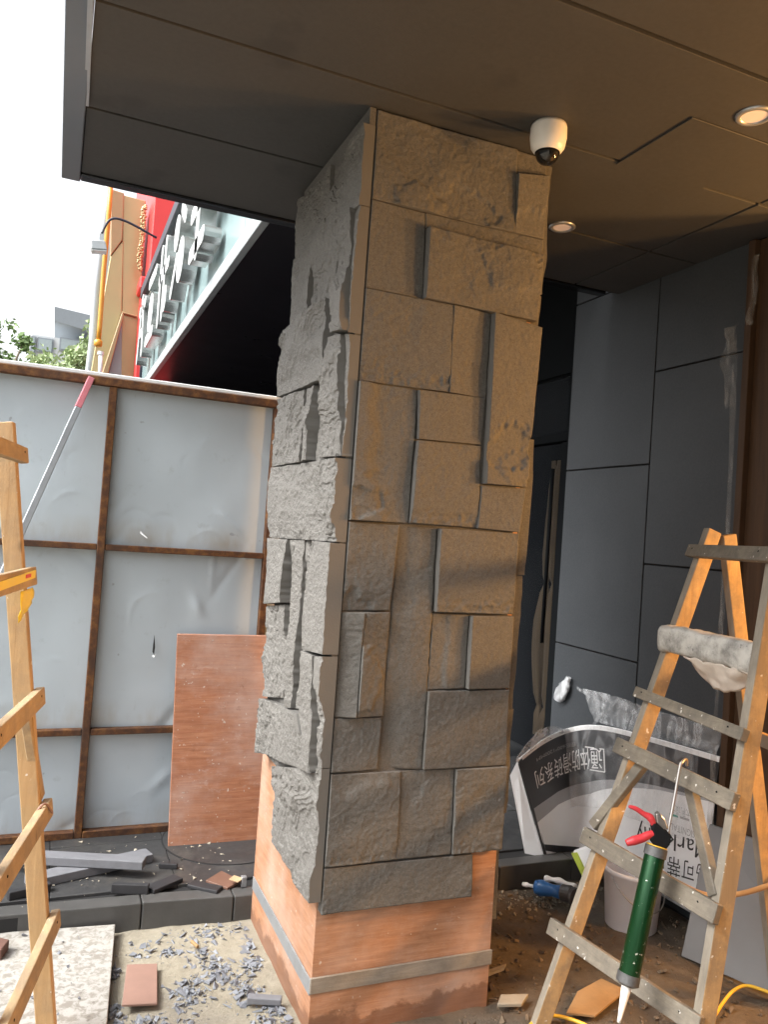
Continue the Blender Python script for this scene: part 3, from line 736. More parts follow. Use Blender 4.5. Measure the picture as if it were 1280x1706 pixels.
# ================================================================== RIGHT-HAND WALL, TIMBER AND SHOP DOOR
WX = 1.74
wall = empty('panel_wall', (WX + 0.05, 0.7, 0), 'dark grey cement panel wall with staggered black joints behind the ladder', 'wall')
MB().box((WX + 0.014, 0.12, -0.1), (WX + 0.16, 1.33, 3.15)).build('backing', MT['gap'], wall)
g2 = 0.004
for (y0, y1, zz) in ((0.125, 0.672, [0.0, 0.545, 1.452, 2.355, 3.15]), (0.672, 1.325, [0.0, 0.08, 0.99, 1.92, 2.83, 3.15])):
    for z0, z1 in zip(zz[:-1], zz[1:]):
        MB().box((WX + random.uniform(-0.001, 0.001), y0 + g2, z0 + g2), (WX + 0.012, y1 - g2, z1 - g2)).build('panel', MT['wall'], wall, bevel=0.0015)
tim = empty('timber_wall', (WX, -1.5, 0), 'brown timber cladding under protective film at the right edge', 'wall')
def boards(yb, n, w0):
    for k in range(n):
        w = (w0 if k == 0 else 0.30)
        xo = WX - (0.045 if k == 0 else 0.02)
        MB().box((xo, yb - w + 0.002, 0.0), (WX + 0.1, yb, 2.79)).build('board', MT['door'], tim, bevel=0.002)
        yb -= w
boards(0.118, 2, 0.035)
boards(-2.35, 9, 0.08)
MB().box((WX - 0.02, -2.348, 2.70), (WX + 0.1, -0.219, 2.79)).build('lintel', MT['door'], tim, bevel=0.002)
# the lit entrance room that the doorway opens on (out of the picture, its warm light falls on the pillar)
plaster = plain('cream_plaster', (0.42, 0.33, 0.22), 0.8, var=0.06, scale=3)
for nm, a, b in (('room_wall', (4.6, -4.6, 0), (4.7, 0.5, 2.79)), ('room_wall', (1.95, 0.4, 0), (4.59, 0.5, 2.79)), ('room_wall', (1.95, -4.7, 0), (4.59, -4.6, 2.79)), ('room_ceiling', (1.85, -4.7, 2.80), (4.7, 0.5, 2.9)), ('room_floor', (1.85, -4.59, 0.03), (4.59, 0.39, 0.05))):
    o = MB().box(a, b).build(nm, plaster); o['kind'] = 'structure'
def pendant(c, label, watts):
    t = empty('pendant_lamp', (c[0], c[1], 2.80), label, 'lamp', 'warm pendant lamps in the entrance room')
    MB().tube([(c[0], c[1], 2.80), (c[0], c[1], c[2] + 0.13)], 0.004, 8).build('cord', MT['black'], t)
    MB().lathe((c[0], c[1], c[2] + 0.14), (0, 0, -1), [(0, 0.02), (0.03, 0.03), (0.05, 0.05)], 20, cap=False).build('socket', MT['black'], t)
    ld = bpy.data.lights.new('pendant_bulb', 'POINT'); ld.shadow_soft_size = 0.09; ld.energy = watts; ld.color = (1.0, 0.52, 0.17)
    lo = bpy.data.objects.new('bulb', ld); COL.objects.link(lo); lo.location = c; adopt(lo, t)
pendant((2.75, -1.00, 1.85), 'warm pendant lamp nearest the doorway in the entrance room', LAMP_W)
pendant((2.75, -1.85, 1.85), 'warm pendant lamp deeper in the entrance room', LAMP_W)
# strips of protective film stuck along the timber edge
def film_strip(pts, wd, name, mat, parent, seed, n=4, lift=0.012):
    P = spline(pts, 10); G_ = np.zeros((len(P), n + 1, 3)); wd = V(*wd)
    nd = unit(np.cross(P[-1] - P[0], wd))
    for i, p in enumerate(P):
        for j in range(n + 1):
            a = j / n
            G_[i, j] = p + wd * a * (1 + 0.35 * float(vnoise(i * 0.31, j * 0.6, seed))) + nd * lift * float(fbm(np.array(i * 0.27), np.array(j * 0.8), seed + 3, 3))
    o = MB().grid(G_).build(name, mat, parent, smooth=True)
    so_ = o.modifiers.new('thick', 'SOLIDIFY'); so_.thickness = 0.0008
    return o
film_strip([(WX - 0.048, 0.118, 0.05), (WX - 0.050, 0.130, 0.9), (WX - 0.049, 0.125, 1.7), (WX - 0.050, 0.135, 2.3)], (0.0, 0.030, 0.0), 'film_edge', MT['filme'], tim, 5)
film_strip([(WX - 0.049, 0.135, 2.12), (WX - 0.052, 0.145, 2.30), (WX - 0.05, 0.14, 2.46)], (0.0, 0.065, -0.01), 'film_flap', MT['filme'], tim, 9, lift=0.03)
film_strip([(WX - 0.052, 0.105, 2.44), (WX - 0.056, 0.085, 2.56), (WX - 0.05, 0.098, 2.70), (WX - 0.05, 0.05, 2.72)], (0.0, -0.032, 0.0), 'film_edge', MT['filme'], tim, 15)

# glazed shop door in the next bay
shop = empty('glazed_shop_door', (1.86, 2.0, ZP), 'black framed glass shop door with knotted ochre curtain behind the pillar', 'door')
SX = 1.86
MB().box((SX - 0.03, 1.345, ZP), (SX + 0.05, 1.465, 3.17)).build('frame_post', MT['black'], shop, bevel=0.004)
MB().box((SX - 0.03, 2.35, ZP), (SX + 0.05, 2.47, 3.17)).build('frame_post', MT['black'], shop, bevel=0.004)
MB().box((SX - 0.025, 1.467, 2.50), (SX + 0.05, 2.348, 3.17)).build('fascia_board', MT['black'], shop)
MB().box((SX - 0.02, 1.467, 2.11), (SX + 0.04, 2.348, 2.16)).build('transom', MT['black'], shop, bevel=0.003)
MB().box((SX, 1.469, 2.162), (SX + 0.008, 2.346, 2.498)).build('transom_pane', MT['glass'], shop)
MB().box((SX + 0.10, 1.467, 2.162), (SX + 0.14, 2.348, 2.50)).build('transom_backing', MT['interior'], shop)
dr = MB().box((SX, 1.535, ZP + 0.02), (SX + 0.008, 2.28, 2.10)).build('door_pane', MT['glass'], shop)
for (y0, y1) in ((1.47, 1.533), (2.282, 2.345)):
    MB().box((SX - 0.012, y0, ZP + 0.01), (SX + 0.03, y1, 2.105)).build('door_stile', MT['black'], shop, bevel=0.003)
MB().tube([(SX - 0.05, 1.55, 0.95), (SX - 0.05, 1.55, 1.95)], 0.011, 12).build('pull_handle', MT['black'], shop, smooth=True)
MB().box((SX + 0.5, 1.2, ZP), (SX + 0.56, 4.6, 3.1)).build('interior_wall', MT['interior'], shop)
# curtain: two knotted hanks
cz = np.array([2.02, 1.98, 1.85, 1.65, 1.45, 1.33, 1.28, 1.22, 1.05, 0.85, 0.62, 0.55, 0.50, 0.38])
cr = np.array([0.030, 0.035, 0.06, 0.075, 0.07, 0.045, 0.02, 0.05, 0.075, 0.07, 0.05, 0.022, 0.05, 0.06])
for (y0, sg) in ((1.74, 1), (1.67, -1)):
    nn = 40; pts = []
    for z_, r_ in zip(np.interp(np.linspace(0, 13, nn), np.arange(14), cz), np.interp(np.linspace(0, 13, nn), np.arange(14), cr)):
        ringp = []
        for i in range(16):
            w = 2 * math.pi * i / 16
            rr = r_ * (0.80 + 0.14 * math.sin(5 * w + z_ * 3))
            ringp.append((SX + 0.09 + rr * 0.6 * math.cos(w), y0 + sg * (0.03 * math.sin((1.3 - z_) * 4.2)) + rr * math.sin(w), z_))
        pts.append(ringp)
    A = np.array(pts); A = np.concatenate([A, A[:, :1]], 1)
    MB().grid(A).build('curtain', MT['curtain'], shop, smooth=True)

# ================================================================== HOARDING FENCE
FY = 1.45
fence = empty('hoarding_fence', (-0.6, FY, ZP), 'pale grey metal hoarding with rusty steel frame behind the pillar', 'fence')
px_ = [-2.11, -1.36, -0.61, 0.14, 0.80]
def fence_sheet(x0, x1, z0, z1, seed):
    n, m = 92, 84
    Xv, Zv = np.meshgrid(np.linspace(x0, x1, n), np.linspace(z0, z1, m), indexing='ij')
    a = (Xv - x0) / (x1 - x0); b = (Zv - z0) / (z1 - z0)
    env = np.sin(np.pi * a) ** 0.6 * np.sin(np.pi * b) ** 0.6
    D = env * (0.009 * fbm(Xv * 2.6, Zv * 2.2, seed, 3) + 0.005 * ridge(Xv * 1.7 + 3, Zv * 1.5, seed + 8, 2) * 0.6)
    for _ in range(4):
        cx, cz_ = rng.uniform(x0, x1), rng.uniform(z0, z1)
        ang = rng.uniform(0, 3.1); l1, l2 = rng.uniform(0.05, 0.14), rng.uniform(0.012, 0.03)
        dx = (Xv - cx) * math.cos(ang) + (Zv - cz_) * math.sin(ang); dz = -(Xv - cx) * math.sin(ang) + (Zv - cz_) * math.cos(ang)
        D = D + rng.choice([-1, 1]) * rng.uniform(0.003, 0.008) * np.exp(-(dx / l1) ** 2 - (dz / l2) ** 2)
    for _ in range(7):
        cx, cz_ = rng.uniform(x0 + .05, x1 - .05), rng.uniform(z0 + .05, z1 - .05)
        ang = rng.uniform(-0.6, 0.9); l1, l2 = rng.uniform(0.03, 0.10), rng.uniform(0.006, 0.012)
        dx = (Xv - cx) * math.cos(ang) + (Zv - cz_) * math.sin(ang); dz = -(Xv - cx) * math.sin(ang) + (Zv - cz_) * math.cos(ang) + 0.6 * dx * dx / l1
        D = D + rng.choice([-1, 1]) * rng.uniform(0.0010, 0.0028) * np.exp(-(dx / l1) ** 2) * np.exp(-np.abs(dz) / l2)
    mb = MB().grid(np.stack([Xv, FY + 0.022 + D, Zv], -1))
    o = mb.build('sheet', MT['sheet'], fence, smooth=True)
    k = o.modifiers.new('thick', 'SOLIDIFY'); k.thickness = 0.0012; k.offset = 1
zr = [0.105, 0.550, 1.362, 2.092]
for i, (a, b) in enumerate(zip(px_[:-1], px_[1:])):
    for j, (z0, z1) in enumerate(zip(zr[:-1], zr[1:])):
        fence_sheet(a + 0.001, b - 0.001, z0, z1, i * 7 + j * 3)
for x in px_:
    MB().box((x - 0.016, FY - 0.022, ZP), (x + 0.016, FY + 0.019, 2.072)).build('post', MT['rust'], fence, bevel=0.003, seg=2)
for i, (a, b) in enumerate(zip(px_[:-1], px_[1:])):
    for z in (0.55, 1.362):
        MB().box((a + 0.018, FY - 0.020, z - 0.014), (b - 0.018, FY + 0.018, z + 0.013)).build('rail', MT['rust'], fence, bevel=0.003, seg=2)
    MB().box((a + 0.018, FY - 0.024, ZP), (b - 0.018, FY + 0.018, ZP + 0.030)).build('rail', MT['rust'], fence, bevel=0.003, seg=2)
MB().box((-2.13, FY - 0.026, 2.074), (0.82, FY + 0.018, 2.110)).build('top_rail', MT['rust'], fence, bevel=0.003, seg=2)
MB().box((-2.14, FY - 0.012, 2.112), (0.83, FY + 0.046, 2.130)).build('cap', MT['capwhite'], fence, bevel=0.003)
# puncture tabs in the sheet
for (x, y) in ((238, 889),):
    p = onY(x, y, FY - 0.004)
    MB().prism([p, p + V(0.016, -0.018, -0.014), p + V(0.02, -0.02, -0.022), p + V(-0.012, 0.0, 0.0), p + V(-0.01, 0.006, 0.012)], (0, 0.002, 0)).build('torn_tab', MT['capwhite'], fence)

for (x, y) in ((256, 1078),):
    p = onY(x, y, FY + 0.004)
    MB().prism([p + V(0, 0, 0.055), p + V(0.006, -0.004, 0.0), p + V(0.003, -0.012, -0.035), p + V(-0.004, -0.006, -0.02), p + V(-0.003, -0.002, 0.015)], (0, 0.003, 0)).build('torn_slit', MT['gap'], fence)
    MB().prism([p + V(0.004, -0.008, -0.034), p + V(0.014, -0.006, -0.028), p + V(0.003, -0.013, -0.046), p + V(-0.006, -0.006, -0.038)], (0, 0.001, 0)).build('torn_tab', MT['capwhite'], fence)
# diagonal prop
pt, pm = onY(152, 630, FY - 0.03), onY(35, 888, FY - 0.30)
pb_ = pm + (pm - pt) * ((pm[2] - ZP) / (pt[2] - pm[2]))
prop = empty('diagonal_prop', pb_, 'slanting galvanised steel tube with red top propping the grey hoarding', 'prop')
u_ = (pb_ - pt); cutp = pt + u_ * 0.072
MB().beam(cutp + unit(u_) * 0.001, pb_, 0.026, 0.026, (0, 1, 0.3)).build('tube', MT['galv'], prop, bevel=0.003, seg=2)
MB().beam(pt, cutp, 0.0265, 0.0265, (0, 1, 0.3)).build('red_end', MT['redpaint'], prop, bevel=0.003, seg=2)

# leaning plywood board
b0, b1 = onZ(280, 1410, ZP + 0.001), onZ(430, 1403, ZP + 0.001)
b1 = b0 + V(0.56, -0.012, 0)
tz = 0.985
lean = 0.155
brd = empty('plywood_board', (b0 + b1) / 2, 'reddish plywood board leaning on the hoarding beside the pillar', 'board')
MB().prism([b0, b1, b1 + V(-0.012, lean, tz - ZP), b0 + V(-0.006, lean, tz - ZP)], (0, 0.014, 0.003)).build('face_sheet', MT['plyb'], brd, bevel=0.0015)
q0 = b0 + V(0.235, -0.0012, 0.012)
tp = [q0, q0 + V(0.06, -0.001, -0.004), q0 + V(0.10, -0.001, 0.002), q0 + V(0.105, 0.004, 0.026), q0 + V(0.05, 0.004, 0.026), q0 + V(0.015, 0.003, 0.018)]
MB().prism(tp, (0, 0.001, 0)).build('bare_patch', MT['corr'], brd)

# ================================================================== THINGS ON THE PLATFORM
def slab(name, a, b, w, t, mat, label, cat, wd=None, group=None, z=ZP):
    """stone bar lying from a to b (centre line on its underside)"""
    a, b = V(*a), V(*b)
    d = unit(b - a); wdv = np.cross(V(0, 0, 1), d) if wd is None else V(*wd)
    up = V(0, 0, t / 2)
    o = MB().beam(a + up, b + up, w, t, wdv).build(name, mat, None, bevel=0.003, seg=2)
    return tag(o, label, cat, group)
slab('granite_bar', (-0.80, 1.0, ZP + 0.001), (-0.34, 1.145, ZP + 0.001), 0.075, 0.034, MT['granite'], 'grey granite bar lying underneath the crossed bar on the platform', 'stone bar', group='granite bars on the platform')
slab('granite_bar', (-0.86, 1.165, ZP + 0.037), (-0.378, 0.985, ZP + 0.037), 0.062, 0.034, MT['granite'], 'grey granite bar lying on top across another bar', 'stone bar', group='granite bars on the platform')
slab('granite_offcut', (-0.505, 0.875, ZP + 0.001), (-0.375, 0.835, ZP + 0.001), 0.022, 0.036, MT['blackgran'], 'short black granite block in front of the grey bars', 'offcut', group='black offcuts on the platform')
slab('granite_offcut', (-0.372, 0.845, ZP + 0.001), (-0.252, 0.925, ZP + 0.001), 0.055, 0.016, MT['blackgran'], 'black granite strip slanting beside the short black block', 'offcut', group='black offcuts on the platform')
slab('granite_offcut', (-0.215, 0.865, ZP + 0.001), (-0.115, 0.785, ZP + 0.001), 0.05, 0.014, MT['blackgran'], 'thin black granite strip left of the brown tile piece', 'offcut', group='black offcuts on the platform')
slab('granite_offcut', (-0.86, 0.905, ZP + 0.001), (-0.72, 0.95, ZP + 0.001), 0.03, 0.03, MT['blackgran'], 'black granite strip at the left end under the wooden ladder', 'offcut', group='black offcuts on the platform')
slab('granite_offcut', (-0.31, 1.055, ZP + 0.001), (-0.24, 1.03, ZP + 0.001), 0.02, 0.02, MT['blackgran'], 'small black granite chip past the end of the grey bars', 'offcut', group='black offcuts on the platform')
tag(MB().prism([(-0.16, 0.845, ZP + 0.016), (-0.085, 0.79, ZP + 0.002), (-0.02, 0.84, ZP + 0.002), (-0.085, 0.915, ZP + 0.016)], (0, 0, 0.009)).build('tile_piece', plain('brown_tile', (0.16, 0.085, 0.06), 0.5, var=0.3, scale=20), None, bevel=0.001),
    'broken brown tile lying by the pillar on the platform', 'tile')
tag(MB().prism([(-0.075, 0.815, ZP + 0.030), (-0.045, 0.79, ZP + 0.026), (-0.018, 0.815, ZP + 0.026), (-0.05, 0.842, ZP + 0.030)], (0, 0, 0.004)).build('wood_scrap', MT['corr'], None),
    'small tan wood scrap lying on the broken brown tile', 'scrap')
tag(MB().box((-0.028, 0.80, ZP + 0.001), (0.0 - 0.008, 0.822, ZP + 0.04)).build('clip', MT['strip'], None, bevel=0.002), 'small upright metal clip against the pillar foot', 'clip')
mh = empty('manhole_cover', (0.02, 1.30, ZP), 'round black manhole cover set in the dark paving', 'manhole cover')
MB().lathe((0.02, 1.30, ZP - 0.004), (0, 0, 1), [(0, 0.290), (0.0062, 0.290), (0.0062, 0.283), (0.0058, 0.283)], 96, cap=False).build('rim', MT['gap'], mh)
MB().lathe((0.02, 1.30, ZP - 0.004), (0, 0, 1), [(0, 0.2828), (0.0061, 0.2828)], 96).build('lid', MT['tile'], mh)

# ================================================================== THINGS ON THE GROUND, LEFT
sl = MB().prism([(-1.30, 0.835, 0.010), (-0.495, 0.752, 0.010), (-0.56, 0.15, 0.012), (-1.40, 0.10, 0.010)], (0, 0, 0.022)).build('terrazzo_slab', MT['terrazzo'], None, bevel=0.002)
tag(sl, 'large white speckled terrazzo slab lying under the wooden ladder', 'slab')
tag(MB().prism([(-0.475, 0.495, 0.012), (-0.378, 0.482, 0.008), (-0.405, 0.255, 0.010), (-0.508, 0.270, 0.013)], (0, 0, 0.008)).build('clay_tile', MT['redtile'], None, bevel=0.0015), 'reddish clay tile lying among grey chips beside the white slab', 'tile')
slab('granite_offcut', (-0.135, 0.205, 0.006), (-0.035, 0.165, 0.006), 0.028, 0.02, MT['granite'], 'dark grey stone strip lying by the pillar foot', 'offcut', group='black offcuts on the platform')
tag(MB().lathe((-0.245, 0.60, 0.012), (0.3, -0.9, 0.02), [(0, 0.006), (0.045, 0.006)], 10).build('cigarette_butt', MT['chipb'], None), 'small orange cigarette butt lying on the sand', 'butt')
tag(MB().prism([(-0.93, 0.62, 0.034), (-0.86, 0.60, 0.034), (-0.84, 0.66, 0.034), (-0.90, 0.70, 0.036)], (0, 0, 0.035)).build('brick_piece', plain('dark_brick', (0.12, 0.06, 0.045), 0.8, var=0.3, scale=20), None, bevel=0.003), 'dark brown brick piece at the left edge of the slab', 'brick')

def shards(name, pts, smin, smax, flat, mat, label, cat, zf, seed):
    r = np.random.default_rng(seed); mb = MB()
    for (x, y) in pts:
        k = int(r.integers(4, 7)); s_ = smin * (smax / smin) ** (r.random() ** 1.8)
        an = np.sort(r.random(k) * 6.283); rad = s_ * (0.55 + 0.6 * r.random(k))
        th = s_ * flat * (0.5 + r.random())
        ax = unit(r.normal(size=3) * V(0.5, 0.5, 0) + V(0, 0, 1)); a = unit(np.cross(ax, V(1, 0.2, 0.1))); b = np.cross(ax, a)
        c = V(x, y, zf(x, y) + th * 0.5 + s_ * 0.15)
        bend = r.uniform(-0.5, 0.5)
        lo_ = [c + a * q * math.cos(w) + b * q * math.sin(w) - ax * th / 2 + ax * bend * q * q / s_ * math.cos(2 * w) for q, w in zip(rad, an)]
        mb.prism(lo_, ax * th)
    o = mb.build(name, mat, None); o['kind'] = 'stuff'; o['label'] = label; o['category'] = cat
    return o
gh = lambda x, y: float(ground_h(np.array(x), np.array(y)))
def clear(x, y):
    if -0.03 < x < PW + 0.03 and y > -0.03: return False
    if y > kerb_y(x) - 0.02: return False
    return True
pts = []
r_ = np.random.default_rng(5)
clus = [(-0.19, 0.42, 0.05, 110), (-0.13, 0.30, 0.05, 90), (-0.05, 0.16, 0.035, 120), (-0.30, 0.33, 0.05, 90), (-0.22, 0.53, 0.04, 50), (-0.07, 0.42, 0.035, 60), (-0.33, 0.57, 0.03, 35), (-0.20, 0.67, 0.06, 50), (-0.07, 0.68, 0.05, 40), (-0.53, 0.28, 0.03, 80), (-0.52, 0.50, 0.02, 60), (-0.45, 0.20, 0.05, 90), (-0.33, 0.18, 0.06, 50), (-0.42, 0.62, 0.04, 30), (-0.05, 0.56, 0.03, 30), (-0.30, 0.70, 0.05, 30), (-0.1,0.05,0.06,50)]
for (cx, cy_, s_, n) in clus:
    for k in range(int(n * 1.7)):
        x, y = cx + r_.normal() * s_ * 0.62, cy_ + r_.normal() * s_ * 0.85
        if clear(x, y) and not (-0.51 < x < -0.375 and 0.25 < y < 0.5) and not (x < -0.57): pts.append((x, y))
for k in range(150):
    x, y = r_.uniform(-0.55, 0.0), r_.uniform(-0.2, 0.72)
    if clear(x, y) and not (-0.51 < x < -0.375 and 0.25 < y < 0.5): pts.append((x, y))
shards('stone_chips', pts, 0.0025, 0.021, 0.16, MT['chip'], 'scattered blue grey stone chips on the sandy ground', 'stone chips', gh, 1)
pts = [(r_.uniform(-1.3, -0.6), r_.uniform(0.15, 0.75)) for k in range(60)]
shards('slab_grit', pts, 0.003, 0.016, 0.25, MT['chip'], 'loose stone chips lying on the white slab', 'stone chips', lambda x, y: 0.034, 2)
pts = [(r_.uniform(-0.9, -0.01), r_.uniform(0.83, 1.40)) for k in range(130)]
shards('platform_grit', pts, 0.003, 0.011, 0.3, plain('pale_grit', (0.42, 0.38, 0.30), 0.8, var=0.4, scale=50), 'pale crumbs and chips strewn on the dark paving', 'debris', lambda x, y: ZP + 0.002, 3)
pts = []
for k in range(4600):
    x, y = r_.uniform(0.2, 1.72), r_.uniform(-0.9, 0.70)
    if clear(x, y) and r_.random() < 0.25 + 1.3 * max(0, float(fbm(np.array(x * 3), np.array(y * 3), 77, 3))): pts.append((x, y))
shards('dirt_clods', pts, 0.003, 0.017, 0.55, MT['clod'], 'brown clods and crumbs of dirt over the floor by the ladder', 'dirt', gh, 4)
pts = [(1.25 + r_.normal() * 0.17, 0.62 + r_.normal() * 0.05) for k in range(260)]
pts = [p for p in pts if clear(*p)]
shards('mortar_crumbs', pts, 0.003, 0.013, 0.6, MT['mortar'], 'grey mortar crumbs heaped along the kerb behind the pillar', 'debris', gh, 6)
tag(MB().prism([(0.62, -0.055, 0.012), (0.70, -0.075, 0.012), (0.755, -0.03, 0.010), (0.66, -0.01, 0.012)], (0, 0, 0.012)).build('stone_flake', MT['mortar'], None, bevel=0.002), 'pale flat stone flake at the front right foot of the pillar', 'stone')
tag(MB().prism([(0.82, -0.15, 0.012), (0.90, -0.19, 0.012), (1.10, -0.10, 0.012), (1.06, -0.02, 0.014), (0.93, -0.06, 0.012)], (0, 0, 0.006)).build('chipboard_scrap', MT['chipb'], None), 'torn tan chipboard scrap on the dirt under the right ladder', 'scrap')
tag(MB().prism([(0.64, 0.10, 0.012), (0.76, 0.13, 0.012), (0.78, 0.15, 0.012), (0.66, 0.125, 0.012)], (0, 0, 0.010)).build('wood_sliver', MT['batten'], None), 'thin grey wood sliver on the dirt right of the pillar', 'scrap')

# ================================================================== LADDERS
def ladder(name, label, group, fb, fa, nb, na, rb, nrb, rungs, out, railmat, rungmat, tip=0.05, rail=(0.052, 0.030), braces=(), rear=()):
    """far front rail fb-fa, near front rail nb-na, rear feet rb / nrb; rungs = heights; out = outward normal of the front"""
    fb, fa, nb, na, rb, nrb = (V(*p) for p in (fb, fa, nb, na, rb, nrb))
    t = empty(name, (fb + nb + rb + nrb) / 4, label, 'ladder', group)
    ax = unit(fb - nb); out = unit(out)
    for a, b in ((fb, fa), (nb, na)):
        MB().beam(a, b, rail[0], rail[1], out).build('rail', railmat, t, bevel=0.003, seg=2)
    back = fa - out * 0.055, na - out * 0.055
    for a, b in ((rb, back[0]), (nrb, back[1])):
        MB().beam(a, b + unit(b - a) * (-0.01), rail[0], rail[1], out).build('rear_leg', railmat, t, bevel=0.003, seg=2)
    ends = {}
    for z, h in rungs:
        p = fb + (fa - fb) * ((z - fb[2]) / (fa[2] - fb[2])); q = nb + (na - nb) * ((z - nb[2]) / (na[2] - nb[2]))
        o = out * (rail[0] / 2 + 0.0125)
        p, q = p + o, q + o
        p = p + unit(p - q) * tip; q = q + unit(q - p) * 0.03
        ends[z] = (p, q)
        upd = unit(fa - fb)
        MB().beam(p, q, h, 0.024, upd).build('rung', rungmat, t, bevel=0.003, seg=2)
        for e in (p + unit(q - p) * 0.045, q + unit(p - q) * 0.06):
            MB().lathe(e + out * 0.0115 + upd * 0.008, out, [(0, 0.0035), (0.0016, 0.0035)], 8).build('nail', MT['black'], t)
    for (z0, a0, z1, a1) in braces:
        p = ends[z0][0] * (1 - a0) + ends[z0][1] * a0 - V(0, 0, 0.03); q = ends[z1][0] * (1 - a1) + ends[z1][1] * a1 + V(0, 0, 0.03)
        MB().beam(p - out * 0.025, q - out * 0.025, 0.036, 0.024, np.cross(unit(q - p), out)).build('brace', rungmat, t, bevel=0.002)
    for z in rear:
        a = rb + (back[0] - rb) * (z - rb[2]) / (back[0][2] - rb[2]); b = nrb + (back[1] - nrb) * (z - nrb[2]) / (back[1][2] - nrb[2])
        MB().beam(a - out * 0.04, b - out * 0.04, 0.045, 0.022, (0, 0, 1)).build('rear_rung', railmat, t, bevel=0.002)
    return t, ends
a8 = V(math.sin(math.radians(8)), math.cos(math.radians(8)), 0)
c8 = V(a8[1], -a8[0], 0)
RB = onZ(898, 1712, 0.0)
RA = onP(1188, 884, RB, a8)
NP = RB - a8 * 0.47
NB = onP(1172, 1706, NP, a8); NA_ = onP(1268, 1110, NP, a8)
dn = (NA_ - NB) / (NA_[2] - NB[2])
NB0 = NB - dn * NB[2]; NA0 = NB0 + dn * RA[2]
rl, rends = ladder('wooden_ladder', 'paint spattered wooden A frame ladder at the right with a caulking gun on it', 'wooden ladders',
    RB, RA, NB0, NA0, V(1.60, -0.29, 0), V(1.60, -0.78, 0), [(0.29, 0.05), (0.575, 0.052), (0.865, 0.05), (1.04, 0.035), (1.52, 0.042)],
    -c8, MT['pine'], MT['pineold'], braces=[(0.865, 0.20, 0.575, 0.02), (0.865, 0.62, 0.575, 0.93)], rear=[1.20, 0.90, 0.45])
# wrapped step bundle resting on the ladder
w0 = onP(1108, 1062, RB - c8 * 0.035, a8); w1 = w0 - a8 * 0.46 + c8 * 0.01
nW = 46; GW = []
for i in range(nW):
    a = i / (nW - 1); c = w0 * (1 - a) + w1 * a; ringp = []
    for k in range(25):
        w = 2 * math.pi * (k % 24) / 24
        sx_, sz_ = math.cos(w), math.sin(w)
        sq = (abs(sx_) ** 3 + abs(sz_) ** 3) ** (-1 / 3)
        rr = 1 + 0.16 * float(fbm(np.array(a * 9), np.array((k % 24) * 0.30), 51, 3))
        ringp.append(c + c8 * sx_ * sq * 0.030 * rr + V(0, 0, 1) * sz_ * sq * 0.044 * rr)
    GW.append(ringp)
wr = empty('wrapped_bundle', (w0 + w1) / 2 - V(0, 0, 0.05), 'soiled white plastic wrapped bundle tied across the right ladder', 'bundle')
mbw = MB().grid(np.array(GW)); mbw.f.append(tuple(range(24))); mbw.f.append(tuple((nW - 1) * 25 + k for k in range(24)))
mbw.build('wrap', MT['cloth'], wr, smooth=True)
GF = np.zeros((20, 12, 3))
for i in range(20):
    for j in range(12):
        a = 0.30 + 0.66 * i / 19; b = j / 11
        c = w0 * (1 - a) + w1 * a
        dp = 0.085 * math.sin(math.pi * min(1, (i + 4) / 22)) * b
        GF[i, j] = c + c8 * (-0.022 + 0.05 * b + 0.015 * float(vnoise(i * 0.5, b * 3, 8))) + V(0, 0, -0.038 - dp + 0.01 * float(vnoise(i * 0.6, b * 2, 12)))
o = MB().grid(GF).build('hanging_flap', plain('printed_bag', (0.50, 0.44, 0.38), 0.6, var=0.3, scale=25), wr, smooth=True)
k = o.modifiers.new('thick', 'SOLIDIFY'); k.thickness = 0.003

a10 = V(math.sin(math.radians(10)), math.cos(math.radians(10)), 0); c10 = V(a10[1], -a10[0], 0)
LB = onZ(80, 1745, 0.0); LA = onP(8, 704, LB, a10)
LNB = LB - a10 * 0.50 - c10 * 0.02; LNA = LA - a10 * 0.42
ll, lends = ladder('wooden_ladder', 'clean pale pine A frame ladder cut off by the left edge', 'wooden ladders',
    LB, LA, LNB, LNA, V(-1.30, 0.24, 0), V(-1.36, -0.22, 0), [(0.345, 0.05), (0.66, 0.05), (0.975, 0.05), (1.315, 0.052), (1.655, 0.045)],
    c10, MT['pinel'], MT['rungl'], tip=0.035, rail=(0.050, 0.034), braces=[(0.975, 0.12, 0.66, 0.02)])
p, q = lends[1.315]
tapo = tag(MB().beam(p + unit(q - p) * 0.03 + V(0, 0, 0.008) + c10 * 0.0132, q + c10 * 0.0132, 0.022, 0.002, (0, 0, 1)).build('warning_tape', MT['tape'], None), 'yellow tape with red marks wound on the left ladder rung', 'tape')
MB().beam(p + unit(q - p) * 0.09 + V(0, 0, 0.008) + c10 * 0.0146, p + unit(q - p) * 0.15 + V(0, 0, 0.008) + c10 * 0.0146, 0.010, 0.0012, (0, 0, 1)).build('red_marks', MT['redink'], tapo)
GT = np.zeros((8, 6, 3))
for i in range(8):
    for j in range(6):
        GT[i, j] = p + unit(q - p) * (0.055 + 0.02 * i) + c10 * (0.016 + 0.008 * float(vnoise(i * .7, j * .7, 3))) + V(0, 0, -0.028 - 0.015 * j * (0.6 + 0.5 * (i / 7)))
o = MB().grid(GT).build('tape_tail', MT['tape'], tapo, smooth=True)
k = o.modifiers.new('thick', 'SOLIDIFY'); k.thickness = 0.001
p, q = lends[0.66]
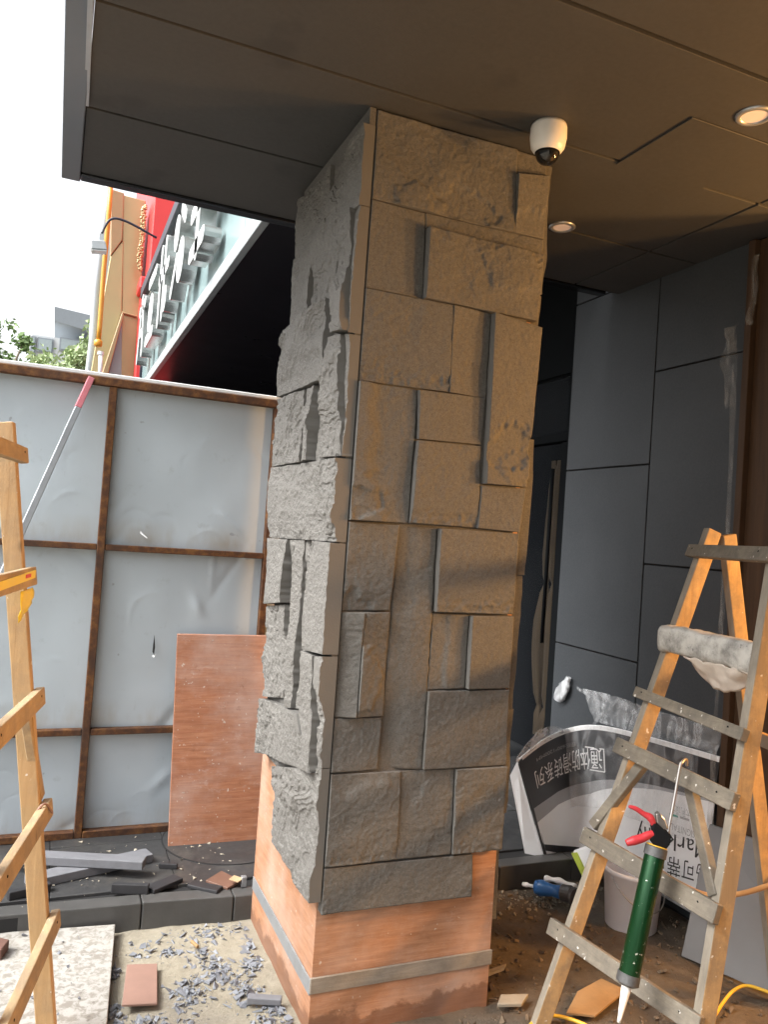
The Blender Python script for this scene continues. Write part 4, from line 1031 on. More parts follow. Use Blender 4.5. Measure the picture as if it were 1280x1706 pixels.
tag(MB().tube(spline([p + unit(q - p) * 0.05 + c10 * 0.02, p + unit(q - p) * 0.08 + V(0, 0, 0.034), p + unit(q - p) * 0.12 - c10 * 0.03 + V(0, 0, -0.02), p + unit(q - p) * 0.2 - c10 * 0.04 + V(0, 0, -0.09), p + unit(q - p) * 0.3 - c10 * 0.04 + V(0, 0, -0.12)], 8), 0.0035, 8).build('thin_cord', MT['redtile'], None, smooth=True), 'thin brown cord looped over a left ladder rung', 'cord')

# ================================================================== CAULKING GUN
hp, hq = rends[0.865]
hk = hp * 0.5 + hq * 0.5
nL = unit(np.cross(RA - RB, a8))
g_bot = onP(1047, 1630, RB - c8 * 0.088, nL); g_top = onP(1112, 1392, RB - c8 * 0.080, nL)
gN = unit(np.cross(g_bot - g_top, RT))
gunp = lambda x, y: onP(x, y, g_top, gN)
gd = -ray(1090, 1480)
gun = empty('caulking_gun', gunp(1030, 1700), 'green caulking gun with red handles hanging on the right ladder', 'caulking gun')
rodt = gunp(1133, 1278)
arc = [gunp(1112, 1392), gunp(1122, 1340), rodt, gunp(1136, 1271) , gunp(1143, 1268) + FW * 0.012, gunp(1152, 1272) + FW * 0.034, gunp(1156, 1284) + FW * 0.05]
MB().tube(spline(arc, 6), 0.0042, 10).build('hook_rod', MT['chrome'], gun, smooth=True)
c0, c1 = gunp(1094, 1412), gunp(1047, 1630)
axg = unit(c1 - c0); Lg = np.linalg.norm(c1 - c0)
MB().lathe(c0, axg, [(0.018, 0.0268), (0.020, 0.0272), (Lg - 0.012, 0.0272), (Lg - 0.010, 0.0268)], 40).build('barrel', MT['green'], gun, smooth=True)
MB().lathe(c0, axg, [(-0.004, 0.025), (-0.002, 0.0300), (0.022, 0.0300), (0.0222, 0.0282)], 36).build('rear_collar', MT['gear'], gun, smooth=False)
MB().lathe(c0, axg, [(-0.0062, 0.012), (-0.006, 0.0282), (-0.0042, 0.0282)], 36).build('collar_seal', MT['yellow'], gun)
MB().lathe(c0, axg, [(Lg - 0.014, 0.0282), (Lg - 0.0138, 0.0300), (Lg + 0.010, 0.0300), (Lg + 0.016, 0.020)], 36).build('front_collar', MT['gear'], gun)
MB().lathe(c0, axg, [(Lg + 0.014, 0.0135), (Lg + 0.03, 0.0125), (Lg + 0.095, 0.0055), (Lg + 0.108, 0.0045)], 20).build('nozzle', MT['nozzle'], gun, smooth=True)
bodypx = [(1086, 1404), (1082, 1394), (1088, 1388), (1085, 1376), (1088, 1369), (1096, 1371), (1104, 1378), (1112, 1384), (1117, 1392), (1115, 1404), (1108, 1413)]
MB().prism([gunp(*p) - FW * 0.011 for p in bodypx], FW * 0.022).build('handle_body', MT['black'], gun, bevel=0.003, seg=2)
MB().prism([gunp(*p) - FW * 0.009 for p in [(1094, 1369), (1092, 1354), (1098, 1352), (1106, 1362), (1112, 1378), (1104, 1380)]], FW * 0.018).build('release_plate', MT['chrome'], gun, bevel=0.002)
def grip(pxs, rs, name):
    P = spline([gunp(*p) for p in pxs], 6); R_ = np.interp(np.linspace(0, len(rs) - 1, len(P)), np.arange(len(rs)), rs)
    return MB().tube(P, list(R_), 14).build(name, MT['redgrip'], gun, smooth=True)
grip([(1048, 1343), (1060, 1347), (1074, 1356), (1084, 1362), (1090, 1374)], [0.004, 0.0065, 0.0075, 0.011, 0.007], 'grip')
grip([(1044, 1404), (1056, 1400), (1070, 1396), (1080, 1391), (1092, 1388)], [0.0085, 0.0125, 0.0115, 0.011, 0.009], 'grip')

# ================================================================== CARTON, FILM, PAIL, TOOL, BOARD
cols_ = [((862,1266),(906,1425),'y',0.80), ((905,1232),(935,1432),'y',0.84), ((950,1212),(968,1440),'x',1.585), ((1000,1208),(1012,1450),'x',1.635), ((1080,1226),(1085,1482),'x',1.672), ((1200,1260),(1168,1530),'x',1.70)]
ct, cb_ = [], []
for tp_, bt_, ax_, v_ in cols_:
    fn = onY if ax_ == 'y' else onX
    ct.append(fn(*tp_, v_)); cb_.append(fn(*bt_, v_ - (0.0 if ax_ == 'y' else 0.012)))
CT, CB = spline(ct, 16), spline(cb_, 16)
NC = len(CT)
def sheet(u, v):
    f = min(max(u, 0), 1) * (NC - 1); i = min(int(f), NC - 2); k = f - i
    t_ = CT[i] * (1 - k) + CT[i+1] * k; b_ = CB[i] * (1 - k) + CB[i+1] * k
    bul = 0.018 * math.sin(math.pi * v) * math.sin(math.pi * min(1, u * 1.3))
    return b_ * (1 - v) + t_ * v + V(-0.5, -0.8, 0) * bul * 0.6
def sheet_n(u, v):
    e = 1e-3
    du = sheet(min(u + e, 1), v) - sheet(max(u - e, 0), v); dv = sheet(u, min(v + e, 1)) - sheet(u, max(v - e, 0))
    n_ = unit(np.cross(du, dv)); return n_ if n_ @ (CAM - sheet(u, v)) > 0 else -n_
def px_of(P):
    w = P - CAM; z = w @ FW; return 640 + FPX * (w @ RT) / z, 853 - FPX * (w @ UP) / z
def sheet_uv(x, y):
    best = None; lo_u, hi_u, lo_v, hi_v = 0, 1, 0, 1
    for it in range(4):
        for u in np.linspace(lo_u, hi_u, 15):
            for v in np.linspace(lo_v, hi_v, 15):
                a, b = px_of(sheet(u, v)); d = (a - x) ** 2 + (b - y) ** 2
                if best is None or d < best[0]: best = (d, u, v)
        su, sv = (hi_u - lo_u) / 7, (hi_v - lo_v) / 7
        lo_u, hi_u, lo_v, hi_v = max(0, best[1]-su), min(1, best[1]+su), max(0, best[2]-sv), min(1, best[2]+sv)
    return best[1], best[2]
ctn = empty('tile_carton', cb_[2], 'opened black and white tile carton standing upside down against the panel wall', 'carton')
NU, NV = 140, 70
SG = np.array([[sheet(i / NU, j / NV) for j in range(NV + 1)] for i in range(NU + 1)])
# print layout of the carton: black upper field, grey sweep, white below
bpx = [(878,1352),(930,1318),(980,1303),(1040,1300),(1100,1310),(1180,1330)]
wpx = [(885,1376),(930,1340),(985,1322),(1040,1312),(1100,1316),(1180,1334)]
bu = [sheet_uv(*p) for p in bpx]; wu_ = [sheet_uv(*p) for p in wpx]
vb = lambda u: np.interp(u, [p[0] for p in bu], [p[1] for p in bu]); vw = lambda u: np.interp(u, [p[0] for p in wu_], [p[1] for p in wu_])
card_w = plain('carton_white', (0.80, 0.81, 0.82), 0.4, var=0.06); card_g = plain('carton_grey', (0.34, 0.345, 0.355), 0.4, var=0.06); card_k = plain('carton_black', (0.030, 0.031, 0.035), 0.38, var=0.15)
# rows of the mesh follow the print edges so they stay clean
rows = []
for i in range(NU + 1):
    u = i / NU; a, b = float(vw(u)), float(vb(u)); b = max(b, a + 0.004)
    rows.append(np.concatenate([np.linspace(0, a, 30), np.linspace(a, b, 6)[1:], np.linspace(b, 0.965, 25)[1:], np.linspace(0.965, 1, 4)[1:]]))
SG = np.array([[sheet(i / NU, v) for v in rows[i]] for i in range(NU + 1)])
mbc = MB().grid(SG); oc = mbc.build('printed_side', card_w, ctn, smooth=True)
for m_ in (card_g, card_k): oc.data.materials.append(m_)
nv_ = SG.shape[1] - 1
mi = np.tile(np.array([0]*29 + [1]*5 + [2]*24 + [0]*3), NU)
oc.data.polygons.foreach_set('material_index', mi)
k = oc.modifiers.new('thick', 'SOLIDIFY'); k.thickness = 0.004; k.offset = 0
# side flap at the left end
f0, f1 = sheet(0, 0), sheet(0, 1)
lf = [onY(862, 1268, 0.802), onY(850, 1292, 0.86), onY(876, 1428, 0.86), onY(905, 1426, 0.802)]
MB().prism(lf, (0.003, 0.004, 0)).build('side_flap', card_w, ctn)
sp0 = sheet(0.0, 0.98); sp1 = sheet(0.0, 0.03)
MB().prism([sheet(0.002, 0.985) - V(0.001, 0.004, 0), sheet(0.045, 0.985) + sheet_n(0.045, .98) * 0.002, sheet(0.05, 0.02) + sheet_n(0.05, .02) * 0.002, sheet(0.002, 0.02) - V(0.001, 0.004, 0)], sheet_n(0.02, 0.5) * 0.001).build('spine_strip', card_k, ctn)
# inside flap, bottom black edge
bot = [sheet(u, 0.06) + sheet_n(u, 0.06) * 0.0032 for u in np.linspace(0.05, 0.40, 12)]; bot2 = [sheet(u, 0.125) + sheet_n(u, 0.12) * 0.0032 for u in np.linspace(0.05, 0.40, 12)]
MB().grid(np.array([bot, bot2])).build('edge_band', card_k, ctn)
def glyphs(txt, size):
    cu = bpy.data.curves.new('t', 'FONT'); cu.body = txt; cu.size = size; cu.resolution_u = 3
    ob = bpy.data.objects.new('t', cu); COL.objects.link(ob)
    dg = bpy.context.evaluated_depsgraph_get(); me = ob.evaluated_get(dg).to_mesh()
    v = [tuple(x.co) for x in me.vertices]; f = [tuple(p.vertices) for p in me.polygons]
    ob.evaluated_get(dg).to_mesh_clear(); bpy.data.objects.remove(ob); bpy.data.curves.remove(cu)
    return np.array(v) if v else np.zeros((0, 3)), f
def print_on_sheet(txt, pxa, pxb, hpx, mat, name, parent):
    """text running from picture point a to b (a = first letter), upside down as on the carton"""
    ua, ub = sheet_uv(*pxa), sheet_uv(*pxb); v, f = glyphs(txt, 1.0)
    if len(v) == 0: return
    w = v[:, 0].max(); hgt = 0.72
    d = np.array([ub[0] - ua[0], ub[1] - ua[1]])
    pa, pb = sheet(*ua), sheet(*ub); Lw = np.linalg.norm(pb - pa)
    cell_h = hpx / FPX * ((pa - CAM) @ FW)
    dv = cell_h / np.linalg.norm(sheet(ua[0], 1) - sheet(ua[0], 0))
    out = []
    for x, y, _ in v:
        u_, v_ = ua[0] + d[0] * x / w, ua[1] + d[1] * x / w - dv * y / hgt
        out.append(sheet(u_, v_) + sheet_n(u_, v_) * 0.0032)
    obj(name, out, f, mat, parent)
print_on_sheet('通体防滑砖系列', (1004, 1249), (890, 1288), 27, MT['wprint'], 'printed_text', ctn)
print_on_sheet('规格:600*1200MM', (960, 1236), (893, 1263), 6, MT['gprint'], 'printed_text', ctn)
print_on_sheet('MarkTiny', (1180, 1404), (1062, 1374), 30, MT['print'], 'printed_text', ctn)
print_on_sheet('马可蒂尼', (1184, 1444), (1090, 1420), 26, MT['print'], 'printed_text', ctn)
print_on_sheet('来自意大利设计', (1176, 1358), (1118, 1340), 12, MT['gprint'], 'printed_text', ctn)
print_on_sheet('DESIGNITALY', (1170, 1388), (1113, 1368), 12, MT['gprint'], 'printed_text', ctn)
def patch(pxa, pxb, dvpx, mat, name):
    ua, ub = sheet_uv(*pxa), sheet_uv(*pxb); out = []
    uc, ud = sheet_uv(pxb[0], pxb[1] + dvpx), sheet_uv(pxa[0], pxa[1] + dvpx)
    MB().add([sheet(*p) + sheet_n(*p) * 0.0032 for p in (ua, ub, uc, ud)], [(0, 1, 2, 3)]).build(name, mat, ctn)
patch((1117, 1354), (1131, 1358), 4, MT['grprint'], 'printed_bar'); patch((1134, 1359), (1150, 1364), 4, MT['gprint'], 'printed_bar'); patch((1153, 1365), (1168, 1370), 4, MT['rprint'], 'printed_bar')
# bracket round the headline
for a, b, dv_ in (((976,1243),(1008,1247),2), ((984,1281),(1009,1285),2)): patch(a, b, dv_, MT['wprint'], 'printed_bar')
ua, ub = sheet_uv(1006, 1248), sheet_uv(1008, 1248); uc, ud = sheet_uv(1010, 1286), sheet_uv(1008, 1286)
MB().add([sheet(*p) + sheet_n(*p) * 0.0032 for p in (ua, ub, uc, ud)], [(0, 1, 2, 3)]).build('printed_bar', MT['wprint'], ctn)
# words on the side flap, turned a quarter
v, f = glyphs('MarkTiny', 1.0)
e0, e1 = lf[0] * 0.5 + lf[3] * 0.5, lf[1] * 0.5 + lf[2] * 0.5
dn_ = unit(lf[3] - lf[0]); ac_ = unit(e1 - e0)
obj('printed_text', [lf[0] * 0.5 + lf[1] * 0.5 + dn_ * (0.10 + 0.021 * x) - ac_ * (-0.012 + 0.022 * y) + V(-0.0015, -0.0015, 0) for x, y, _ in v], f, MT['print'], ctn)

# plastic film: over the carton top and taped across the wall
def crumple(Pfn, nu, nv, amp, seed, name, mat, parent=None):
    A = np.zeros((nu, nv, 3))
    for i in range(nu):
        for j in range(nv):
            u, v = i / (nu - 1), j / (nv - 1)
            p, n_ = Pfn(u, v)
            A[i, j] = p + n_ * amp * float(ridge(np.array(u * 7 + v * 2), np.array(v * 3 - u * 1.5), seed, 3)) + V(0, 0, amp * 0.5 * float(fbm(np.array(u * 9), np.array(v * 4), seed + 7, 2)))
    o = MB().grid(A).build(name, mat, parent, smooth=True)
    k = o.modifiers.new('thick', 'SOLIDIFY'); k.thickness = 0.0006
    return o
def f1_(u, v):
    top = [(972,1146),(1030,1160),(1090,1182),(1160,1202),(1206,1206)]; bot_ = [(990,1200),(1040,1215),(1090,1228),(1150,1245),(1196,1258)]
    tx_ = np.interp(u, np.linspace(0, 1, 5), [p[0] for p in top]); ty_ = np.interp(u, np.linspace(0, 1, 5), [p[1] for p in top])
    bx_ = np.interp(u, np.linspace(0, 1, 5), [p[0] for p in bot_]); by_ = np.interp(u, np.linspace(0, 1, 5), [p[1] for p in bot_])
    return onX(tx_ * v + bx_ * (1 - v), ty_ * v + by_ * (1 - v), WX - 0.035), V(-1, 0, 0)
fl = empty('plastic_film', onX(1090, 1240, WX - 0.035), 'clear plastic film knotted on the panel wall above the tile carton', 'plastic film')
crumple(f1_, 60, 18, 0.010, 21, 'film_sheet', MT['film'], fl)
film_strip([onX(962, 1143, WX - 0.012), onX(978, 1152, WX - 0.02), onX(994, 1158, WX - 0.02)], (0, 0, -0.02), 'film_strand', MT['film'], fl, 4)
film_strip([onX(990, 1152, WX - 0.02), onX(994, 1185, WX - 0.03), onX(988, 1206, WX - 0.04)], (0, -0.03, 0.0), 'film_strand', MT['film'], fl, 14)
kn_ = onX(948, 1128, WX - 0.02)
KN = []
for i in range(18):
    a = i / 17; c = kn_ + (onX(930, 1166, WX - 0.015) - kn_) * a; r0 = 0.022 + 0.030 * math.sin(a * 2.2) * (1 if a > .2 else 0.4)
    KN.append([c + V(-0.4, 0, 0) * r0 * math.cos(2*math.pi*k_/16) + V(0, 1, 0.2) * r0 * (1 + 0.5 * float(vnoise(i * .6, (k_ % 16) * .7, 6))) * math.sin(2*math.pi*k_/16) * 0.8 for k_ in range(17)])
MB().grid(np.array(KN)).build('knot', m_film('knotted_film', 0.55), fl, smooth=True)
def f2_(u, v):
    i = u * 0.40; p = sheet(i, 0.98); q = p + V(-0.02, -0.01, 0.055 * math.sin(math.pi * min(1, u * 1.05)) + 0.01)
    return p * (1 - v) + q * v, V(-0.4, -0.8, 0)
crumple(f2_, 50, 10, 0.012, 33, 'film_cover', MT['film2'], fl)

def f3_(u, v):
    uu, vv = 0.34 + 0.60 * u, 0.42 + 0.58 * v
    return sheet(uu, vv) + sheet_n(uu, vv) * 0.014, sheet_n(uu, vv)
crumple(f3_, 60, 30, 0.006, 47, 'film_front', MT['film3'], fl)

# pail
bc = V(1.490, 0.335, gh(1.49, 0.335))
pail = empty('white_pail', bc, 'white plastic pail standing behind the right ladder', 'bucket')
MB().lathe(bc, (0, 0, 1), [(0, 0.098), (0.004, 0.102), (0.22, 0.118), (0.222, 0.123), (0.236, 0.123), (0.24, 0.119), (0.232, 0.113), (0.03, 0.095)], 44, cap=False).build('body', MT['bucket'], pail, smooth=True)
MB().lathe(bc, (0, 0, 1), [(0.001, 0.099), (0.006, 0.099)], 40).build('base', MT['bucket'], pail)
hd = [bc + V(-0.118 * math.cos(a), -0.118 * math.sin(a) * 1.02 - 0.006, 0.215 - 0.11 * math.sin(a)) for a in np.linspace(0, math.pi, 22)]
MB().tube(hd, 0.0022, 8).build('handle', MT['chrome'], pail, smooth=True)
# paper packet squeezed beside the pail
pp = [onX(955,1420,1.50), onX(980,1412,1.50), onX(998,1425,1.47), onX(990,1470,1.45), onX(975,1475,1.46)]
tag(MB().prism(pp, (0.02, 0.02, 0.003)).build('paper_packet', card_w, None, bevel=0.002), 'white and green paper packet crumpled between carton and pail', 'packet')
MB().prism([onX(952,1421,1.495), onX(962,1420,1.495), onX(985,1468,1.447), onX(978,1476,1.452)], (0.004, 0.004, 0)).build('green_stripe', plain('lime_print', (0.36, 0.42, 0.06), 0.5), bpy.data.objects['paper_packet'])

# power tool on the mortar
tc = onZ(898, 1478, 0.035); td = onZ(935, 1486, 0.045)
tool = empty('angle_grinder', onZ(925, 1490, 0.005), 'soiled blue angle grinder lying on the dirt behind the pillar', 'power tool')
axt = unit(td - tc)
MB().lathe(tc - axt * 0.02, axt, [(0, 0.014), (0.006, 0.028), (0.03, 0.034), (0.055, 0.029), (0.085, 0.024), (0.12, 0.028)], 22).build('body', MT['blue'], tool, smooth=True)
MB().lathe(tc - axt * 0.075, axt, [(0, 0.008), (0.02, 0.011), (0.03, 0.007), (0.06, 0.008)], 12).build('cable_sleeve', MT['white'], tool, smooth=True)
MB().lathe(tc + axt * 0.098, axt, [(0, 0.026), (0.008, 0.034), (0.045, 0.036), (0.055, 0.026)], 18).build('gear_head', MT['gear'], tool, smooth=False)
MB().lathe(tc + axt * 0.125 + V(0.01, -0.03, 0.0), unit(V(0.25, -0.9, 0.1)), [(0, 0.036), (0.004, 0.038), (0.012, 0.034)], 24).build('guard', MT['gear'], tool)
MB().tube(spline([tc + axt * 0.03 + V(0.03, 0.05, 0.02), tc + axt * 0.09 + V(0.035, 0.045, 0.022), tc + axt * 0.16 + V(0.03, 0.03, 0.015)], 8), [0.012 + 0.003 * math.sin(i) for i in range(17)], 10).build('side_handle', MT['white'], tool, smooth=True)

# grey board leaning at the right
gb = [onZ(1135, 1592, 0.004), onZ(1300, 1664, 0.004)]
dl = unit(gb[1] - gb[0]); gb[1] = gb[0] + dl * 0.62
MB().prism([gb[0], gb[1], gb[1] + V(0.13, 0.03, 0.46), gb[0] + V(0.155, 0.05, 0.46)], (0.012, 0.004, 0)).build('grey_board', MT['greyboard'], None, bevel=0.002)
tag(bpy.data.objects['grey_board'], 'grey flat board leaning on the wall at the lower right', 'board')

# cords
tag(MB().tube(spline([onX(1085, 1440, 1.50), onX(1120, 1463, 1.42), onX(1165, 1486, 1.30), onX(1200, 1492, 1.22), onX(1240, 1487, 1.16), onX(1290, 1472, 1.10)], 10), 0.0075, 12).build('orange_rope', MT['orange'], None, smooth=True), 'orange rope stretched behind the right ladder', 'rope')
tag(MB().tube(spline([onZ(1150, 1740, 0.012), onZ(1178, 1712, 0.012), onZ(1205, 1670, 0.02), onZ(1225, 1648, 0.035), onZ(1250, 1642, 0.04), onZ(1300, 1660, 0.03)], 10), 0.0055, 12).build('yellow_hose', MT['yellow'], None, smooth=True), 'yellow hose curving over the dirt at the lower right corner', 'hose')
tag(MB().tube(spline([onZ(872, 1730, 0.01), onZ(886, 1705, 0.012), onZ(905, 1692, 0.016), onZ(940, 1694, 0.014), onZ(985, 1712, 0.012), onZ(1010, 1740, 0.01)], 10), 0.0055, 12).build('yellow_hose', MT['yellow'], None, smooth=True), 'yellow hose loop round the far foot of the right ladder', 'hose')

# ================================================================== THE STREET BEYOND
SGX = 0.150
sgn = empty('shop_sign_canopy', (SGX, 5.0, 3.2), 'neighbouring shop canopy with pale glass sign and raised white letters', 'sign')
Y0, Y1, ZB, ZT = 1.04, 8.95, 3.20, 4.44
MB().box((SGX + 0.03, Y0, ZB + 0.012), (4.2, Y1, ZB + 0.20)).build('soffit', MT['soffit'], sgn)
MB().box((SGX - 0.02, Y0, ZB), (SGX + 0.028, Y1, ZB + 0.11)).build('marble_strip', MT['marble'], sgn, bevel=0.004)
yp = np.linspace(Y0, Y1, 6)
for a, b in zip(yp[:-1], yp[1:]):
    MB().box((SGX, a + 0.004, ZB + 0.115), (SGX + 0.02, b - 0.004, ZT)).build('glass_panel', MT['signglass'], sgn)
MB().box((SGX - 0.03, Y0, ZT + 0.002), (SGX + 0.06, Y1 + 0.03, ZT + 0.055)).build('steel_trim', MT['letside'], sgn, bevel=0.004)
MB().box((SGX - 0.10, Y0, ZT + 0.058), (SGX + 0.30, Y1 + 0.03, ZT + 0.20)).build('top_frame', MT['navy'], sgn, bevel=0.006)
MB().box((SGX - 0.03, Y1 + 0.002, ZB), (SGX + 0.05, Y1 + 0.05, ZT)).build('end_trim', MT['navy'], sgn)
MB().box((SGX + 0.35, Y1 - 0.15, 0.0), (4.2, Y1 - 0.05, ZB)).build('end_wall', MT['soffit'], sgn)
MB().box((2.45, 4.62, 0.0), (2.55, Y1 - 0.16, ZB)).build('back_wall', MT['soffit'], sgn)
# raised letters: strokes in the plane of the sign, each character one part
def character(yc, zc, hh, strokes):
    mb = MB(); face = MB(); dep = 0.12
    for st in strokes:
        if st[0] == 'o':
            _, y, z, r = st
            mb.lathe((SGX - 0.03, yc - y * hh, zc + z * hh), (-1, 0, 0), [(0, r * hh), (dep, r * hh)], 28)
            face.lathe((SGX - 0.03 - dep - 0.001, yc - y * hh, zc + z * hh), (-1, 0, 0), [(0, r * hh), (0.004, r * hh)], 28)
        else:
            y0, z0, y1, z1, w = st
            p_, q_ = V(0, yc - y0 * hh, zc + z0 * hh), V(0, yc - y1 * hh, zc + z1 * hh)
            d = unit(q_ - p_); s_ = np.cross(d, V(1, 0, 0)) * w * hh / 2
            n_ = 6; poly = []
            for e, sg_, c in ((1, 1, q_), (-1, -1, p_)):
                for k_ in range(n_ + 1):
                    an = math.pi * (k_ / n_ - 0.5)
                    poly.append(c + d * e * math.cos(an) * w * hh / 2 + s_ * -math.sin(an) * e)
            mb.prism([q + V(SGX - 0.03, 0, 0) for q in poly], (-dep, 0, 0)); face.prism([q + V(SGX - 0.03 - dep - 0.001, 0, 0) for q in poly], (-0.004, 0, 0))
    o = mb.build('letter', MT['letside'], sgn); face.build('letter_face', MT['letter'], o)
CH0 = [[(-.4,.35,.4,.35,.16),(-.4,0,.4,0,.16),(0,.45,0,-.45,.18),(-.35,-.4,.35,-.4,.16)], [('o',-.22,.22,.2),('o',.22,-.2,.24),(-.4,-.4,-.1,-.1,.15),(.1,.4,.4,.2,.15)],
      [(-.3,.45,-.3,-.45,.17),(.1,.45,.1,-.45,.17),(-.4,.1,.45,.1,.15),('o',.3,-.3,.16)], [(-.4,.4,.4,.4,.16),('o',0,-.1,.28),(-.4,-.42,.4,-.42,.16)], [(-.4,.3,.4,.3,.17),(-.1,.45,-.35,-.45,.17),(.15,.25,.35,-.45,.17),(-.2,-.1,.2,-.1,.14)]]
CH = [[(q if q[0] == 'o' else q[:4] + (q[4] * 0.95,)) for q in c] for c in CH0]
for k_, yc in enumerate((3.60, 4.65, 5.70, 6.75, 7.80)):
    character(yc, 3.84, 0.80, CH[k_ % 5])
# lamp arms over the sign
def arm_lamp(yc, zc, label):
    t = empty('arm_lamp', (SGX - 0.1, yc, ZT + 0.2), label, 'lamp', 'arm lamps over the shop sign')
    P = spline([(SGX - 0.09, yc, zc), (SGX - 0.45, yc, zc + 0.12), (SGX - 0.62, yc, zc + 0.10), (SGX - 0.70, yc, zc - 0.08)], 8)
    MB().tube(P, 0.014, 10).build('arm', MT['navy'], t, smooth=True)
    MB().beam((SGX - 0.70, yc, zc - 0.09), (SGX - 0.70, yc, zc - 0.18), 0.05, 0.05, (1, 0, 0)).build('bracket', MT['lampm'], t)
    c = V(SGX - 0.72, yc, zc - 0.24)
    MB().prism([c + V(-0.09, -0.08, 0.04), c + V(0.06, -0.08, 0.06), c + V(0.09, -0.08, -0.04), c + V(-0.08, -0.08, -0.06)], (0, 0.16, 0)).build('head', MT['lampm'], t, bevel=0.008)
    MB().prism([c + V(0.085, -0.07, -0.043), c + V(-0.075, -0.07, -0.064), c + V(-0.075, 0.07, -0.064), c + V(0.085, 0.07, -0.043)], (0.002, 0, -0.010)).build('pane', MT['letter'], t)
arm_lamp(7.4, 4.83, 'grey floodlight on a bent arm in front of the gold cladding')
arm_lamp(4.75, 4.76, 'grey floodlight high under the canopy edge, nearer one')

# red house and gold house further along
RY = 10.2
red = empty('red_building', (1.6, RY + 2, 0), 'bright red clad building front rising behind the shop sign', 'building')
rx0 = onY(226, 620, RY)[0]
MB().box((rx0, RY, 0), (rx0 + 0.9, RY + 4, 5.15)).build('wall', MT['redwall'], red, bevel=0.01)
MB().box((rx0 + 0.06, RY - 0.25, 5.16), (3.5, RY + 4, 8.6)).build('upper_wall', MT['redwall'], red, bevel=0.01)
MB().box((rx0 - 0.05, RY - 0.12, 4.95), (rx0 + 0.10, RY + 0.4, 5.14)).build('corbel', MT['redwall'], red, bevel=0.02)
GYY = 10.6
gold = empty('gold_building', (-0.1, GYY + 2, 0), 'gold metal clad building with ribs and carved strip beside the red front', 'building')
def gq(pxs, Y, name, mat, d=0.5):
    MB().prism([onY(x, y, Y) for x, y in pxs], (0, d, 0)).build(name, mat, gold, bevel=0.01)
gq([(205,325),(243,335),(226,640),(200,640),(203,528)], GYY, 'gold_panel', MT['gold'], 0.6)
gq([(185,315),(207,322),(204,400),(184,427)], GYY - 0.02, 'gold_panel', MT['golddark'], 0.3)
gq([(184,428),(206,400),(203,520),(190,562),(166,640),(148,640)], GYY - 0.01, 'gold_panel', MT['gold'], 0.3)
gq([(203,519),(229,526),(229,529),(203,522)], GYY - 0.06, 'gold_rib', MT['golddark'], 0.1)
gq([(203,521),(207,524),(176,640),(164,640)], GYY - 0.15, 'gold_rib', MT['golddark'], 0.15)
gq([(176,640),(204,530),(203,640)], GYY - 0.005, 'glass_infill', MT['signglass'], 0.1)
rc = np.random.default_rng(9); mbk = MB()
for i in range(110):
    a = i / 109
    p = onY(240 - 8 * a + rc.uniform(-3, 3), 345 + 105 * a, GYY - 0.28)
    mbk.lathe(p, unit(rc.normal(size=3) * V(.4, 0, .4) + V(0, -1, 0)), [(0, 0.030 * rc.uniform(.5, 1)), (0.03, 0.022), (0.045, 0.006)], 8)
mbk.build('carved_strip', MT['gold'], gold)
og = empty('orange_pipe', onY(165, 600, GYY - 0.4), 'orange pipe running down the edge of the gold building', 'pipe')
MB().tube([onY(186, 290, GYY - 0.3), onY(181, 360, GYY - 0.3), onY(173, 450, GYY - 0.3), onY(166, 545, GYY - 0.3), onY(164, 570, GYY - 0.3)], 0.034, 12).build('run', MT['opipe'], og, smooth=True)
MB().lathe(onY(164, 566, GYY - 0.3), (0, 0, -1), [(0, 0.034), (0.02, 0.06), (0.09, 0.06), (0.11, 0.04)], 14).build('elbow', MT['opipe'], og, smooth=True)
gpp = empty('grey_pipe', onY(152, 610, GYY + 0.2), 'grey drain pipe left of the orange pipe', 'pipe')
MB().tube([onY(183, 290, GYY + 0.2), onY(173, 380, GYY + 0.2), onY(160, 480, GYY + 0.2), onY(155, 560, GYY + 0.2), onY(152, 640, GYY + 0.2)], 0.06, 12).build('run', MT['gpipe'], gpp, smooth=True)
wpp = empty('white_pipe', onY(167, 610, GYY - 0.2), 'thin white pipe below the orange elbow', 'pipe')
MB().tube([onY(168, 588, GYY - 0.3), onY(166, 640, GYY - 0.3)], 0.030, 12).build('run', MT['capwhite'], wpp, smooth=True)
MB().lathe(onY(168, 586, GYY - 0.3), (0, 0, -1), [(0, 0.045), (0.05, 0.045)], 12).build('collar', MT['capwhite'], wpp)
# flank of the gold building with service cabinet frames
MB().prism([onY(190,330,GYY+0.4), onY(203,334,GYY+0.4), onY(176,640,GYY+0.4), onY(144,640,GYY+0.4), onY(158,520,GYY+0.4)], (0, 2.5, 0)).build('flank', MT['bld'], gold)

# far pale building and trees over the hoarding
fb_ = empty('far_building', onY(95, 640, 42), 'pale modern building with dark roof slab far beyond the trees', 'building')
p0, p1 = onY(47, 640, 42), onY(175, 640, 42)
zt = onY(47, 556, 42)[2]
MB().box((p0[0], 42, 0), (p1[0], 50, zt)).build('wall', MT['bld'], fb_)
r0, r1 = onY(90, 536, 41.5), onY(175, 512, 41.5)
MB().prism([onY(91, 511, 41.5), onY(170, 530, 41.5), onY(170, 558, 41.5), onY(91, 535, 41.5)], (0, 6, 0)).build('roof_slab', MT['bldd'], fb_)
for (x0, x1, y0, y1) in ((63, 88, 562, 590), (52, 58, 560, 600), (100, 140, 562, 590)):
    a = onY(x0, y0, 41.95); b = onY(x1, y1, 41.95)
    w_ = MB().box((a[0], 41.90, b[2]), (b[0], 41.99, a[2])).build('window', MT['bldd'], fb_)
    MB().box((a[0] + .08, 41.86, b[2] + .08), (b[0] - .08, 41.895, a[2] - .08)).build('pane', MT['bglass'], w_)
